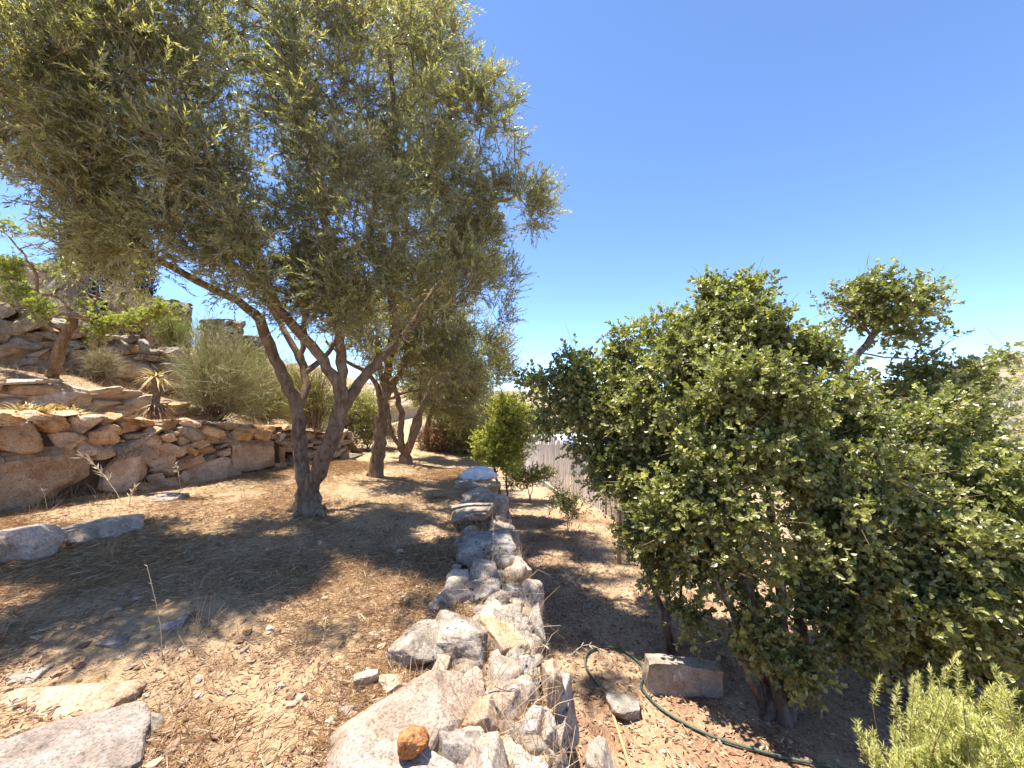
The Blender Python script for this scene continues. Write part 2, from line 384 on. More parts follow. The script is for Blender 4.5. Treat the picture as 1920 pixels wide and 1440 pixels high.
def stone_wall(name, label, path, base_z, top_z, seeds, mats, r, gap=.007, bulge=.05, depth=.28, asp=1.9, cat='wall', H=1.0, core='core', lip=.05, back=.3, core_in=.1, rubble=True):
    """path: plan points; the face looks to the right-hand side of the path direction. base_z/top_z: functions of arc length"""
    P = np.array(path, float); sl = np.linalg.norm(np.diff(P, axis=0), axis=1); cum = np.concatenate([[0], np.cumsum(sl)]); L = cum[-1]
    def frame(u):
        u = np.asarray(u, float)
        x, y = np.interp(u, cum, P[:, 0]), np.interp(u, cum, P[:, 1])
        k = np.clip(np.searchsorted(cum, u, 'right') - 1, 0, len(sl) - 1)
        t = (P[1:] - P[:-1])[k] / sl[k][:, None]
        return np.c_[x, y], np.c_[t[:, 1], -t[:, 0]]
    root = thing(name, (P[0][0], P[0][1], float(base_z(0.))), label, cat); root['kind'] = 'thing'
    polys = cells(L, H, seeds(L), asp)
    for k, poly in enumerate(polys):
        if np.ptp(poly[:, 0]) < .03 or np.ptp(poly[:, 1]) < .02: continue
        um = poly[:, 0].mean(); hh = float(top_z(um) - base_z(um))
        q = poly.copy(); q[:, 1] *= hh / H
        top = poly[:, 1].max() > H * .98
        if top:
            dv = r.uniform(-.4, 1.) * lip; q[:, 1] += np.where(poly[:, 1] > H * .9, dv + r.normal(size=len(q)) * lip * .5, 0)
        if rubble:
            c = q.mean(0); du, dv = np.ptp(q[:, 0]), np.ptp(q[:, 1]); big = du > .6
            R_, F = rock((du * 1.02, max(.3, depth * 1.5), dv * 1.08), k + int(um * 100) + 900, 4 if big else 3, 0., 0., .09, 34, 7, 0.)
            an = r.normal() * (.04 if big else .13); ca, sa = math.cos(an), math.sin(an)
            R_ = np.c_[R_[:, 0] * ca - R_[:, 2] * sa, R_[:, 1], R_[:, 0] * sa + R_[:, 2] * ca]
            uu = np.clip(R_[:, 0] + c[0], 0, L); xy, nn = frame(np.full(1, min(max(c[0], .01), L - .01)))
            tt = np.array([-nn[0, 1], nn[0, 0]]); po = -max(.3, depth * 1.5) * .5 + bulge + r.normal() * bulge * .35
            W = np.c_[xy + R_[:, :1] * tt - (R_[:, 1:2] - po) * nn, R_[:, 2] + c[1] + base_z(np.full(1, c[0]))]
        else:
            V, F = cell_stone(q, r, gap, bulge * r.uniform(.5, 1.5), depth * (1.15 if top else 1), k + 31)
            xy, nn = frame(V[:, 0])
            W = np.c_[xy + nn * V[:, 2:3], V[:, 1] + base_z(V[:, 0])]
        m = mats[r.integers(len(mats))]
        if rubble and np.ptp(poly[:, 0]) > .6: m = 'tan_rock'
        build('stone', W, F, M[m], root, center=True, smooth=not rubble)
    # earth core behind the stones
    us = np.linspace(0, L, max(4, int(L / .3))); xy, nn = frame(us); b, t = base_z(us), top_z(us)
    A = np.c_[xy - nn * core_in, b - .15]; B = np.c_[xy - nn * core_in, t - .06]; C_ = np.c_[xy - nn * back, t - .06]; D_ = np.c_[xy - nn * back, b - .15]
    V = np.stack([A, B, C_, D_], 1).reshape(-1, 3)
    F = [grid_faces(len(us), 4), np.array([[0, 1, 2, 3], [len(V) - 4, len(V) - 3, len(V) - 2, len(V) - 1]])]
    build('wall_core', V, F, M[core], root, smooth=False)
    return root

# ------------------------------------------------------------------ woody plants
class Skel:
    def __init__(s):
        s.P = np.zeros((90000, 3)); s.par = np.full(90000, -1, int); s.ru = np.zeros(90000); s.ok = np.ones(90000, bool); s.n = 0
    def add(s, p, par, r=0., ok=True):
        i = s.n; s.P[i] = p; s.par[i] = par; s.ru[i] = r; s.ok[i] = ok; s.n += 1; return i
    def path(s, pts, r0, r1, parent=None, step=.1, wob=.012, ok=True, r=rng):
        pts = [np.asarray(p, float) for p in pts]
        if parent is not None: pts = [s.P[parent]] + pts
        C = [2 * pts[0] - pts[1]] + pts + [2 * pts[-1] - pts[-2]]
        cur = parent; ids = []
        tot = sum(np.linalg.norm(pts[i + 1] - pts[i]) for i in range(len(pts) - 1)); acc = 0
        if cur is None: cur = s.add(pts[0], -1, r0, ok); ids.append(cur)
        for i in range(1, len(C) - 2):
            a, b, c, d = C[i - 1:i + 3]; ln = np.linalg.norm(c - b); m = max(1, int(ln / step))
            for k in range(1, m + 1):
                t = k / m
                p = .5 * (2 * b + (c - a) * t + (2 * a - 5 * b + 4 * c - d) * t * t + (3 * b - a - 3 * c + d) * t ** 3)
                f = (acc + ln * t) / tot
                cur = s.add(p + r.normal(size=3) * wob, cur, r0 + (r1 - r0) * f, ok); ids.append(cur)
            acc += ln
        return ids
    def near(s, p):
        return int(np.argmin(np.linalg.norm(s.P[:s.n] - np.asarray(p), axis=1)))
    def tips(s, A, step=.16, wob=.02, r=rng, droop=0.):
        base = s.P[:s.n][s.ok[:s.n]]
        dm = np.array([np.min(np.linalg.norm(base - a, axis=1)) for a in A]); A = A[np.argsort(dm)]
        ends = []
        for a in A:
            n = s.n; d = np.linalg.norm(s.P[:n] - a, axis=1) + np.where(s.ok[:n], 0, 1e3)
            j = int(np.argmin(d)); dist = d[j]
            if dist > 50: continue
            m = max(2, int(dist / step)); p0 = s.P[j]; pp = s.par[j]
            dr = unit(p0 - s.P[pp]) if pp >= 0 else unit(a - p0)
            c = p0 + (dr * .5 + unit(a - p0) * .5 + np.array([0, 0, .15])) * dist * .42
            cur = j
            for k in range(1, m + 1):
                t = k / m; p = (1 - t) ** 2 * p0 + 2 * t * (1 - t) * c + t * t * a
                cur = s.add(p + (r.normal(size=3) * wob if k < m else 0), cur)
            ends.append(cur)
        return np.array(ends)
    def radii(s, r0, R=None, p=2.75):
        n = s.n; cnt = np.zeros(n); has = np.zeros(n, bool); par = s.par[:n]
        has[par[par >= 0]] = True; cnt[~has] = 1
        for i in range(n - 1, 0, -1):
            if par[i] >= 0: cnt[par[i]] += cnt[i]
        if R: p = math.log(max(cnt.max(), 2)) / math.log(R / r0)
        s.r = np.maximum(r0 * cnt ** (1 / p), s.ru[:n]); return s.r
    def tubes(s, lo, hi, sides, flare=None, noise=0.):
        """verts, faces for every edge whose child radius is in [lo, hi)"""
        n = s.n; P = s.P[:n]; par = s.par[:n]; r = s.r
        ch = [[] for _ in range(n)]
        for i in range(n):
            if par[i] >= 0: ch[par[i]].append(i)
        main = np.full(n, -1)
        for i in range(n):
            if ch[i]: main[i] = max(ch[i], key=lambda k: r[k])
        T = np.zeros((n, 3)); ok = par >= 0
        T[ok] = unit(P[ok] - P[par[ok]])
        for i in range(n):
            if par[i] < 0: T[i] = unit(P[main[i]] - P[i]) if main[i] >= 0 else (0, 0, 1)
            elif main[i] >= 0: T[i] = unit(T[i] + unit(P[main[i]] - P[i]))
        X = np.zeros((n, 3))
        for i in range(n):
            ref = X[par[i]] if par[i] >= 0 else np.array([1., .3, 0])
            x = ref - T[i] * (ref @ T[i]); l = math.sqrt(x @ x)
            if l < 1e-4:
                x = np.cross(T[i], [0.3, .9, .1]); l = math.sqrt(x @ x)
            X[i] = x / l
        Y = np.cross(T, X)
        e = np.where(ok & (r >= lo) & (r < hi))[0]
        if not len(e): return np.zeros((0, 3)), np.zeros((0, 4), int), np.zeros(0)
        an = np.arange(sides) * 2 * math.pi / sides; ca, sa = np.cos(an), np.sin(an)
        def ring(c, x, y, rad):
            V = c[:, None, :] + rad[:, None, None] * (x[:, None, :] * ca[None, :, None] + y[:, None, :] * sa[None, :, None])
            if noise:
                q = V.reshape(-1, 3); rr = np.repeat(rad, sides)
                nz = fbm(q * np.array([9, 9, 3.5]), 3, 3) * noise
                q = q + (q - np.repeat(c, sides, 0)) * nz[:, None]; V = q.reshape(V.shape)
            return V
        idx = np.full(n, -1); need = np.unique(np.concatenate([e, par[e]])); idx[need] = np.arange(len(need))
        V1 = ring(P[need], X[need], Y[need], r[need])
        ismain = main[par[e]] == e
        side = e[~ismain]
        V2 = ring(P[par[side]], X[side], Y[side], r[side]) if len(side) else np.zeros((0, sides, 3))
        st = idx[par[e]].copy(); st[~ismain] = len(need) + np.arange(len(side))
        en = idx[e]
        V = np.vstack([V1.reshape(-1, 3), V2.reshape(-1, 3)])
        k = np.arange(sides); k2 = (k + 1) % sides
        F = np.stack([st[:, None] * sides + k, st[:, None] * sides + k2, en[:, None] * sides + k2, en[:, None] * sides + k], 2).reshape(-1, 4)
        return V, F, rng.random(len(V))

def blobs_sample(blobs, n, r, shell=2.2, gap=-.25, gs=1.1, seed=3, wexp=2.4):
    B = np.array(blobs, float)
    w = B[:, 3] ** wexp; w /= w.sum()
    out = []; cen = []
    while len(out) < n:
        k = r.choice(len(B), size=n, p=w); d = unit(r.normal(size=(n, 3)))
        p = B[k, :3] + d * (B[k, 3] * r.random(n) ** (1 / shell))[:, None] * np.array([1, 1, .92])
        keep = fbm(p * gs, seed, 2) > gap
        out += list(p[keep]); cen += list(B[k[keep], :3])
    return np.array(out[:n]), np.array(cen[:n])
def perp(d, r):
    x = unit(np.cross(d, r.normal(size=d.shape)))
    return x, np.cross(d, x)
def leaf_mesh(b, d, nrm, L, W, kind='lance'):
    """arrays of leaves -> verts, faces"""
    n = len(b); s = unit(np.cross(d, nrm)); nn = np.cross(s, d)
    L = np.asarray(L).reshape(-1, 1) * np.ones((n, 1)); W = np.asarray(W).reshape(-1, 1) * np.ones((n, 1))
    i = np.arange(n)[:, None]
    if kind == 'lance':
        V = np.stack([b, b + d * L * .45 + s * W * .5 + nn * W * .16, b + d * L - nn * L * .06, b + d * L * .45 - s * W * .5 + nn * W * .16], 1)
        F = (i * 4 + np.array([[0, 1, 2, 3]]))
        F = np.concatenate([i * 4 + np.array([[0, 1, 2]]), i * 4 + np.array([[0, 2, 3]])], 0)
        k = 4
    else:
        V = np.stack([b, b + d * L * .3 + s * W * .5 + nn * W * .12, b + d * L * .72 + s * W * .42 + nn * W * .1, b + d * L - nn * L * .1,
                      b + d * L * .72 - s * W * .42 + nn * W * .1, b + d * L * .3 - s * W * .5 + nn * W * .12], 1)
        F = np.concatenate([i * 6 + np.array([[0, 1, 2]]), i * 6 + np.array([[0, 2, 3]]), i * 6 + np.array([[0, 3, 4]]), i * 6 + np.array([[0, 4, 5]])], 0)
        k = 6
    return V.reshape(-1, 3), F, k
def shoots(A, cen, r, m, ln, nl, LL, LW, ang, kout=.6, kup=.5, kr=.5, kind='lance', droop=0., jit=.05, t0=.12, flat=0.):
    """m shoots of length range ln at every tip, nl leaves each; returns leaf V,F,rnd and shoot line ends"""
    A = np.repeat(A, m, 0); cen = np.repeat(cen, m, 0); S = len(A)
    d = unit(unit(A - cen) * kout + np.array([0, 0, kup]) + r.normal(size=(S, 3)) * kr)
    b = A + r.normal(size=(S, 3)) * jit
    L = r.uniform(*ln, S)
    x, y = perp(d, r)
    t = np.linspace(t0, 1., nl)[None, :] + r.normal(size=(S, nl)) * .02
    pos = b[:, None, :] + d[:, None, :] * (L[:, None] * t)[..., None] + np.array([0, 0, -1.]) * (droop * L[:, None] * t * t)[..., None]
    phi = (np.arange(nl) % 2 * math.pi)[None, :] + (np.arange(nl) // 2 * 1.57)[None, :] + r.normal(size=(S, nl)) * .45
    lat = x[:, None, :] * np.cos(phi)[..., None] + y[:, None, :] * np.sin(phi)[..., None]
    al = ang * (1.15 - .55 * t) + r.normal(size=(S, nl)) * .16
    ld = unit(d[:, None, :] * np.cos(al)[..., None] + lat * np.sin(al)[..., None] + np.array([0, 0, -droop * .5]))
    nr = d[:, None, :] * np.sin(al)[..., None] - lat * np.cos(al)[..., None]
    nr = unit(nr + r.normal(size=nr.shape) * .3 + np.array([0, 0, flat]))
    n = S * nl
    V, F, k = leaf_mesh(pos.reshape(n, 3), ld.reshape(n, 3), nr.reshape(n, 3), r.uniform(*LL, n), r.uniform(*LW, n), kind)
    rn = np.clip(np.repeat(r.random(S // m), nl * m) * .25 + np.repeat(r.random(S), nl) * .35 + r.random(n) * .37, 0, .97)
    rn = np.where(r.random(n) < .004, 1., rn)
    E = b + d * L[:, None] + np.array([0, 0, -1.]) * (droop * L)[:, None]
    return V, F, np.repeat(rn, k), b, E
def lines(b, e, w, r, mid=None, sides=3):
    """thin straight or bent tubes between b and e"""
    n = len(b); pts = [b, e] if mid is None else [b, mid, e]
    d = unit(e - b); x, y = perp(d, r); V = []
    w = np.asarray(w).reshape(-1, 1) * np.ones((n, 1))
    ws = [w, w * .45] if mid is None else [w, w * .8, w * .4]
    for p, ww in zip(pts, ws):
        for k in range(sides):
            a = 2 * math.pi * k / sides; V.append(p + (x * math.cos(a) + y * math.sin(a)) * ww)
    V = np.stack(V, 1); q = len(pts) * sides; i = np.arange(n)[:, None] * q; F = []
    for lev in range(len(pts) - 1):
        for k in range(sides):
            k2 = (k + 1) % sides
            F.append(i + np.array([[lev * sides + k, lev * sides + k2, (lev + 1) * sides + k2, (lev + 1) * sides + k]]))
    return V.reshape(-1, 3), np.vstack(F), q
def join(parts):
    V = []; F = {}; R = []; o = 0
    for v, f, rn in parts:
        if not len(v): continue
        V.append(v); R.append(rn)
        for g in (f if isinstance(f, list) else [f]): F.setdefault(g.shape[1], []).append(g + o)
        o += len(v)
    return np.vstack(V), [np.vstack(g) for g in F.values()], np.concatenate(R)
def tube_path(pts, rad, sides=8, step=.06):
    s = Skel(); s.path(pts, rad, rad, step=step, wob=0); s.r = np.full(s.n, rad)
    V, F, _ = s.tubes(0, 9, sides)
    n = sides; return V, [F, np.array([list(range(n))[::-1]]), ]

def plant(name, label, cat, sk, blobs, r, ntip, leaf, wood, twigm, base, R=None, r0=.004, thick=.018, shell=2.2, gap=-.25, gs=1.1, seed=3,
          m=5, ln=(.15, .3), nl=14, LL=(.04, .065), LW=(.009, .014), ang=.75, kout=.6, kup=.5, kr=.5, kind='lance', droop=0., noise=.16, group=None, zmin=None, step=.16, jit=.05, bare=0, extra=None, flat=0., tww=.0022, cull=None, t0=.12, wexp=2.4):
    A, cen = blobs_sample(blobs, ntip, r, shell, gap, gs, seed, wexp)
    if zmin is not None:
        k = A[:, 2] > zmin; A, cen = A[k], cen[k]
    if cull is not None:
        k = cull(A); A, cen = A[k], cen[k]
    sk.tips(A, step=step, r=r); sk.radii(r0, R)
    root = thing(name, base, label, cat, group)
    V, F, _ = sk.tubes(thick, 9, 12, noise=noise)
    tk = build('trunk', V, F, wood, root) if len(V) else root
    V1, F1, r1 = sk.tubes(0, thick, 4)
    LV, LF, lr, b, e = shoots(A, cen, r, m, ln, nl, LL, LW, ang, kout, kup, kr, kind, droop, jit, t0, flat)
    V2, F2, q = lines(b, e, tww, r)
    parts = [(V1, F1, r1), (V2, F2, r.random(len(V2)))]
    if bare:
        k = r.integers(len(A), size=bare); bb = A[k]; ee = bb + unit(unit(bb - cen[k]) + r.normal(size=(bare, 3)) * .6) * r.uniform(.15, .4, (bare, 1))
        V3, F3, q = lines(bb, ee, .003, r); parts.append((V3, F3, r.random(len(V3))))
    V, F, _ = join(parts)
    br = build('branches', V, F, twigm, root); br.parent = tk
    build('crown', LV, LF, leaf, root, smooth=False, attr={'rnd': lr})
    return root

# ================================================================== THE GROUND
EDGE = [(-2, .32), (1.0, .26), (2.65, .21), (4, .08), (5.7, -.07), (8, -.42), (9, -.52), (14, -1.0), (24, -2.4)]   # right edge of the terrace wall: x at y
def edge_x(y): return interp(y, EDGE)
def up_z(x, y):
    x = np.asarray(x, float); y = np.asarray(y, float)
    b = .075 * np.maximum(0, -x - 1.5) - .02
    n = fbm(np.stack([x * 1.3, y * 1.3, np.zeros_like(x)], -1).reshape(-1, 3), 11, 3).reshape(x.shape) * .035
    return b + n + np.maximum(0, y - 11) * .02
LOWZ = -1.0
def low_z(x, y):
    x = np.asarray(x, float); y = np.asarray(y, float)
    return LOWZ + fbm(np.stack([x * 1.1, y * 1.1, np.zeros_like(x)], -1).reshape(-1, 3), 21, 3).reshape(x.shape) * .04 - np.maximum(0, y - 10) * .12 - np.maximum(0, x - 5) * .03
def on(px, py, f, z0=0.):
    z = z0
    for _ in range(8):
        p = at_z(px, py, z); z = float(f(np.array([p[0]]), np.array([p[1]]))[0])
    return at_z(px, py, z)
def UP(px, py): return on(px, py, up_z)
def LO(px, py): return on(px, py, low_z, LOWZ)

# left retaining wall line, plan
WALL_A = [(-7.75, .0), (-7.1, 1.6), (-6.45, 3.25), (-5.85, 4.86), (-5.2, 6.6), (-4.62, 8.2)]
def wall_x(y): return interp(y, [(p[1], p[0]) for p in WALL_A] + [(9.8, -3.9), (14, -3.6), (24, -3.4)])
def topA(y): return interp(y, [(-2, 2.05), (1, 1.85), (4.86, 1.44), (6.6, 1.24), (8.2, 1.06), (9.6, .8), (10.6, .2), (12, .12), (24, .3)])

ys = np.concatenate([np.linspace(-2, 5, 150), np.linspace(5.06, 24, 150)])
ts = np.linspace(0, 1, 170) ** 1.0
Y, T = np.meshgrid(ys, ts, indexing='ij')
X0, X1 = wall_x(Y) - .12, edge_x(Y) - .10
X = X0 + (X1 - X0) * T
Z = up_z(X, Y)
V = np.stack([X, Y, Z], -1).reshape(-1, 3)
cov = .36 * (1 - T) ** 1.3 + .02 * T + .10 * np.clip((Y - 5) / 4, 0, 1)  # straw cover, thicker by the wall; also paints its sunlit strip paler than shade
tag(build('upper_terrace_ground', V, grid_faces(*X.shape), M['soil_up'], attr={'cover': cov.ravel()}), kind='structure')

xs = np.linspace(0, 1, 120); ys = np.concatenate([np.linspace(-2, 9, 140), np.linspace(9.1, 30, 60)])
Y, T = np.meshgrid(ys, xs, indexing='ij'); X = (edge_x(Y) - .35) + (12 + np.maximum(0, Y - 6) * .9 - edge_x(Y)) * T
V = np.stack([X, Y, low_z(X, Y)], -1).reshape(-1, 3)
tag(build('lower_terrace_ground', V, grid_faces(*X.shape), M['soil_low']), kind='structure')

# the stepped hillside on the left: s = distance behind wall A
def hill_z(s, y):
    s = np.asarray(s, float); y = np.asarray(y, float)
    t = topA(y) - .05
    st2 = np.clip((8.2 - y) / 2.2, 0, 1) * .40
    z = t + .05 * s + st2 * np.clip((s - 1.02) / .1, 0, 1) + .26 * np.clip(s - 1.1, 0, 1.15)
    z = z + .75 * np.clip((s - 2.28) / .12, 0, 1) + .22 * np.clip(s - 2.4, 0, 9) + .10 * np.clip(s - 11, 0, 60)
    return z
def hill_pt(s, y):                                   # plan point
    return wall_x(y) - s * .936, y + s * .35
ys = np.linspace(-6, 26, 150); ss = np.concatenate([np.linspace(.08, 3, 70), np.linspace(3.2, 40, 60)])
Y, S = np.meshgrid(ys, ss, indexing='ij')
HX, HY = wall_x(Y) - S * .936, Y + S * .35
HZ = hill_z(S, Y) + fbm(np.stack([HX, HY, 0 * HX], -1).reshape(-1, 3) * .9, 31, 3).reshape(HX.shape) * (.03 + .05 * np.clip(S - 3, 0, 3))
V = np.stack([HX, HY, HZ], -1).reshape(-1, 3)
tag(build('hillside_ground', V, grid_faces(*HX.shape)[:, ::-1], M['soil_hill']), kind='structure')
def HILL(px, py, s):
    """a point on the hillside at distance s behind wall A seen in column px (py unused except to choose nothing)"""
    r = ray(px, py); best = None
    for y in np.linspace(1, 16, 1500):
        X_, Y_ = hill_pt(s, y); e = abs(X_ / Y_ - r[0] / r[1])
        if best is None or e < best[0]: best = (e, X_, Y_, y)
    return np.array([best[1], best[2], float(hill_z(s, best[3]))])

# valley and far hills: one sheet to the horizon
def far_z(x, y):
    d = np.hypot(x, y); u = x / np.maximum(np.abs(y), 1.0) * np.where(y > 0, 1, 1)
    H = interp(u, [(-3, 26), (-.6, 18), (-.1, 8.6), (.05, 8.2), (.3, 9.), (.7, 8.), (1.05, 9.), (1.3, 14), (3, 22)])
    nearr = interp(u, [(-3, 260), (.5, 300), (.9, 220), (1.25, 170), (3, 160)])
    t = np.clip((d - 26) / (nearr - 26), 0, 1)
    z = -4.2 + (H + 4.2) * (t ** 1.25) - np.clip(d - nearr, 0, 2000) * .03
    P = np.stack([x / 22, y / 22, 0 * x], -1).reshape(-1, 3)
    return z + fbm(P, 41, 4).reshape(x.shape) * (.15 + 3.2 * np.clip((d - 25) / 120, 0, 1)) * np.clip(1.25 - t, .2, 1)
rr = np.concatenate([np.linspace(12, 60, 50), np.geomspace(62, 1800, 110)]); aa = np.linspace(-math.pi, math.pi, 241)
RR, AA = np.meshgrid(rr, aa, indexing='ij'); FX, FY = RR * np.sin(AA), RR * np.cos(AA)
FZ = far_z(FX, FY)
V = np.vstack([np.stack([FX, FY, FZ], -1).reshape(-1, 3)])
def terrain_mat():
    t = NT('dry_hills'); tc = t.n('TexCoord'); v = tc.outputs['Object']
    n1 = t.n('TexNoise', {'Vector': v, 'Scale': .055, 'Detail': 8., 'Roughness': .68})
    n2 = t.n('TexNoise', {'Vector': v, 'Scale': .8, 'Detail': 6., 'Roughness': .7})
    vo = t.n('TexVoronoi', {'Vector': v, 'Scale': .42, 'Randomness': 1.})
    c = t.ramp(n1.outputs[0], [(.3, (0.22, 0.155, 0.105)), (.48, (0.35, 0.26, 0.175)), (.62, (0.46, 0.33, 0.22)), (.75, (0.42, 0.35, 0.27))])
    c = t.mix(t.ramp(n2.outputs[0], [(.42, (1, 1, 1)), (.56, (0, 0, 0))]), c, (0.16, 0.135, 0.085))
    c = t.mix(t.math('MULTIPLY', t.ramp(vo.outputs['Distance'], [(.2, (1, 1, 1)), (.36, (0, 0, 0))]), t.ramp(n1.outputs[0], [(.42, (1, 1, 1)), (.6, (.15,) * 3)])), c, (0.12, 0.115, 0.055))
    b = t.n('Bump', {'Height': n2.outputs[0], 'Strength': .6, 'Distance': 1.})
    p = t.n('BsdfPrincipled', {'Base Color': c, 'Roughness': 1., 'Specular IOR Level': .05, 'Normal': b.outputs[0]})
    return t.done(p.outputs[0])
tag(build('valley_hills', V, grid_faces(*FX.shape)[:, ::-1], terrain_mat()), kind='structure')

# ================================================================== THE WALLS
def up_base(path):
    P = np.array(path); cum = np.concatenate([[0], np.cumsum(np.linalg.norm(np.diff(P, axis=0), axis=1))])
    return cum, P
r1 = np.random.default_rng(101)
cumA, PA = up_base(WALL_A)
yA = lambda u: np.interp(u, cumA, PA[:, 1])
xA = lambda u: np.interp(u, cumA, PA[:, 0])
bz = lambda u: up_z(xA(u), yA(u)) - .08
tz = lambda u: topA(yA(u))
def wall_u(px):                                       # arc length on wall A in photo column px
    us = np.linspace(0, cumA[-1], 2000); return float(us[np.argmin(np.abs(xA(us) / np.maximum(yA(us), .05) - (px - 960) / FPX))])
bigA = [(wall_u(110), .30, .34), (wall_u(212), .30, .25), (wall_u(400), .20, .22), (wall_u(445), .27, .20), (wall_u(490), .40, .34), (wall_u(532), .40, .22), (wall_u(40), .72, .15), (wall_u(5), .35, .16), (1.5, .3, .3), (3.0, .28, .3)]
stone_wall('dry_stone_wall', 'long warm brown dry stone retaining wall with big boulders beside the straw terrace', WALL_A, bz, tz,
           lambda L: course_seeds(L, 1., .085, .15, .13, .36, r1, bigA), ['stone_warm', 'stone_warm', 'stone_warm', 'tan_rock', 'stone_grey'], r1, lip=.03, bulge=.04)
WALL_B = [(-5.35, 8.55), (-4.75, 8.8), (-4.3, 9.3), (-3.95, 9.85)]
cumB, PB = up_base(WALL_B)
r2 = np.random.default_rng(102)
stone_wall('dry_stone_wall', 'short ragged end of dry stone wall behind the nearest olive trunk', WALL_B, lambda u: up_z(np.interp(u, cumB, PB[:, 0]), np.interp(u, cumB, PB[:, 1])) - .08,
           lambda u: np.interp(u, [0, cumB[-1]], [1.0, .72]), lambda L: course_seeds(L, 1., .14, .24, .18, .40, r2), ['stone_warm', 'tan_rock', 'stone_grey'], r2, lip=.09)
# tier two: low wall above wall A
TI = [hill_pt(1.02, y) for y in np.linspace(.5, 7.4, 9)]
cumT, PT = up_base(TI); yT = np.linspace(.5, 7.4, 9); r3 = np.random.default_rng(103)
stone_wall('dry_stone_wall', 'low reddish stone step wall between the aloe clump and the tall aloe', TI, lambda u: hill_z(.9, np.interp(u, cumT, yT)) - .05,
           lambda u: hill_z(1.2, np.interp(u, cumT, yT)) + .02, lambda L: course_seeds(L, 1., .28, .5, .22, .5, r3), ['stone_warm', 'tan_rock'], r3, lip=.05, back=.2, depth=.2)
TI3 = [hill_pt(2.28, y) for y in np.linspace(-.5, 9.5, 12)]
cumU, PU = up_base(TI3); yU = np.linspace(-.5, 9.5, 12); r4 = np.random.default_rng(104)
stone_wall('dry_stone_wall', 'dark grey upper dry stone wall behind the bushes on the hillside', TI3, lambda u: hill_z(2.1, np.interp(u, cumU, yU)) - .05,
           lambda u: hill_z(2.5, np.interp(u, cumU, yU)) + .12, lambda L: course_seeds(L, 1., .09, .16, .18, .48, r4, [(4.2, .55, .2), (5.6, .4, .16), (7.6, .5, .2)]), ['stone_grey', 'stone_grey', 'stone_warm', 'lichen_rock'], r4, lip=.09, bulge=.08, gap=.018)
# the near terrace edge wall (its right face; the top stones follow)
yE = np.concatenate([np.linspace(-1.5, 9.2, 24)]); WE = [(float(edge_x(y)), float(y)) for y in yE]
cumE, PE = up_base(WE); r5 = np.random.default_rng(105)
EW = stone_wall('terrace_edge_wall', 'rough lichened stone wall along the terrace edge below the camera', WE, lambda u: low_z(np.interp(u, cumE, PE[:, 0]), np.interp(u, cumE, PE[:, 1])) - .1,
           lambda u: np.full_like(np.asarray(u, float), -.03), lambda L: course_seeds(L, 1., .2, .34, .25, .6, r5), ['lichen_rock', 'stone_grey', 'tan_rock', 'granite'], r5, lip=.03, depth=.22, back=.26)
EL = np.array(EW.location)

def place_rock(px, py, w, h, mat, seed, parent=None, z=.03, height=None, yaw=0., tilt=0., sub=3, p=30, name='stone', f=None, flat=.0, rough=.06, planes=10, sink=.35, label=None, cat=None):
    """a rock whose top surface centre is seen at (px, py), w x h pixels in the picture"""
    ground = f or (lambda q: z)
    c = at_z(px, py, z)
    top, bot = at_z(px, py - h / 2, z), at_z(px, py + h / 2, z)
    D = np.linalg.norm(c - CAM)
    sx = w * (c[1]) / FPX / max(.5, math.cos(math.atan2(abs(c[0]), c[1])) ** .5)
    sy = max(.05, min(top[1] - bot[1], sx * (2.6 if c[1] < 3 and z < .2 and w < 60 else 1.15))) * .96
    sz = height or min(sx, sy) * .7
    k_ = 1.14 if parent else 1.12
    V, F = rock((sx * k_, sy * k_, sz * 1.1), seed, sub, yaw, tilt, rough, p, planes, flat)
    V = V + c + np.array([0, 0, -sz * .5 + .02])
    o = build(name, V, F, M[mat], parent, center=True, smooth=False)
    if label: tag(o, label, cat)
    return o
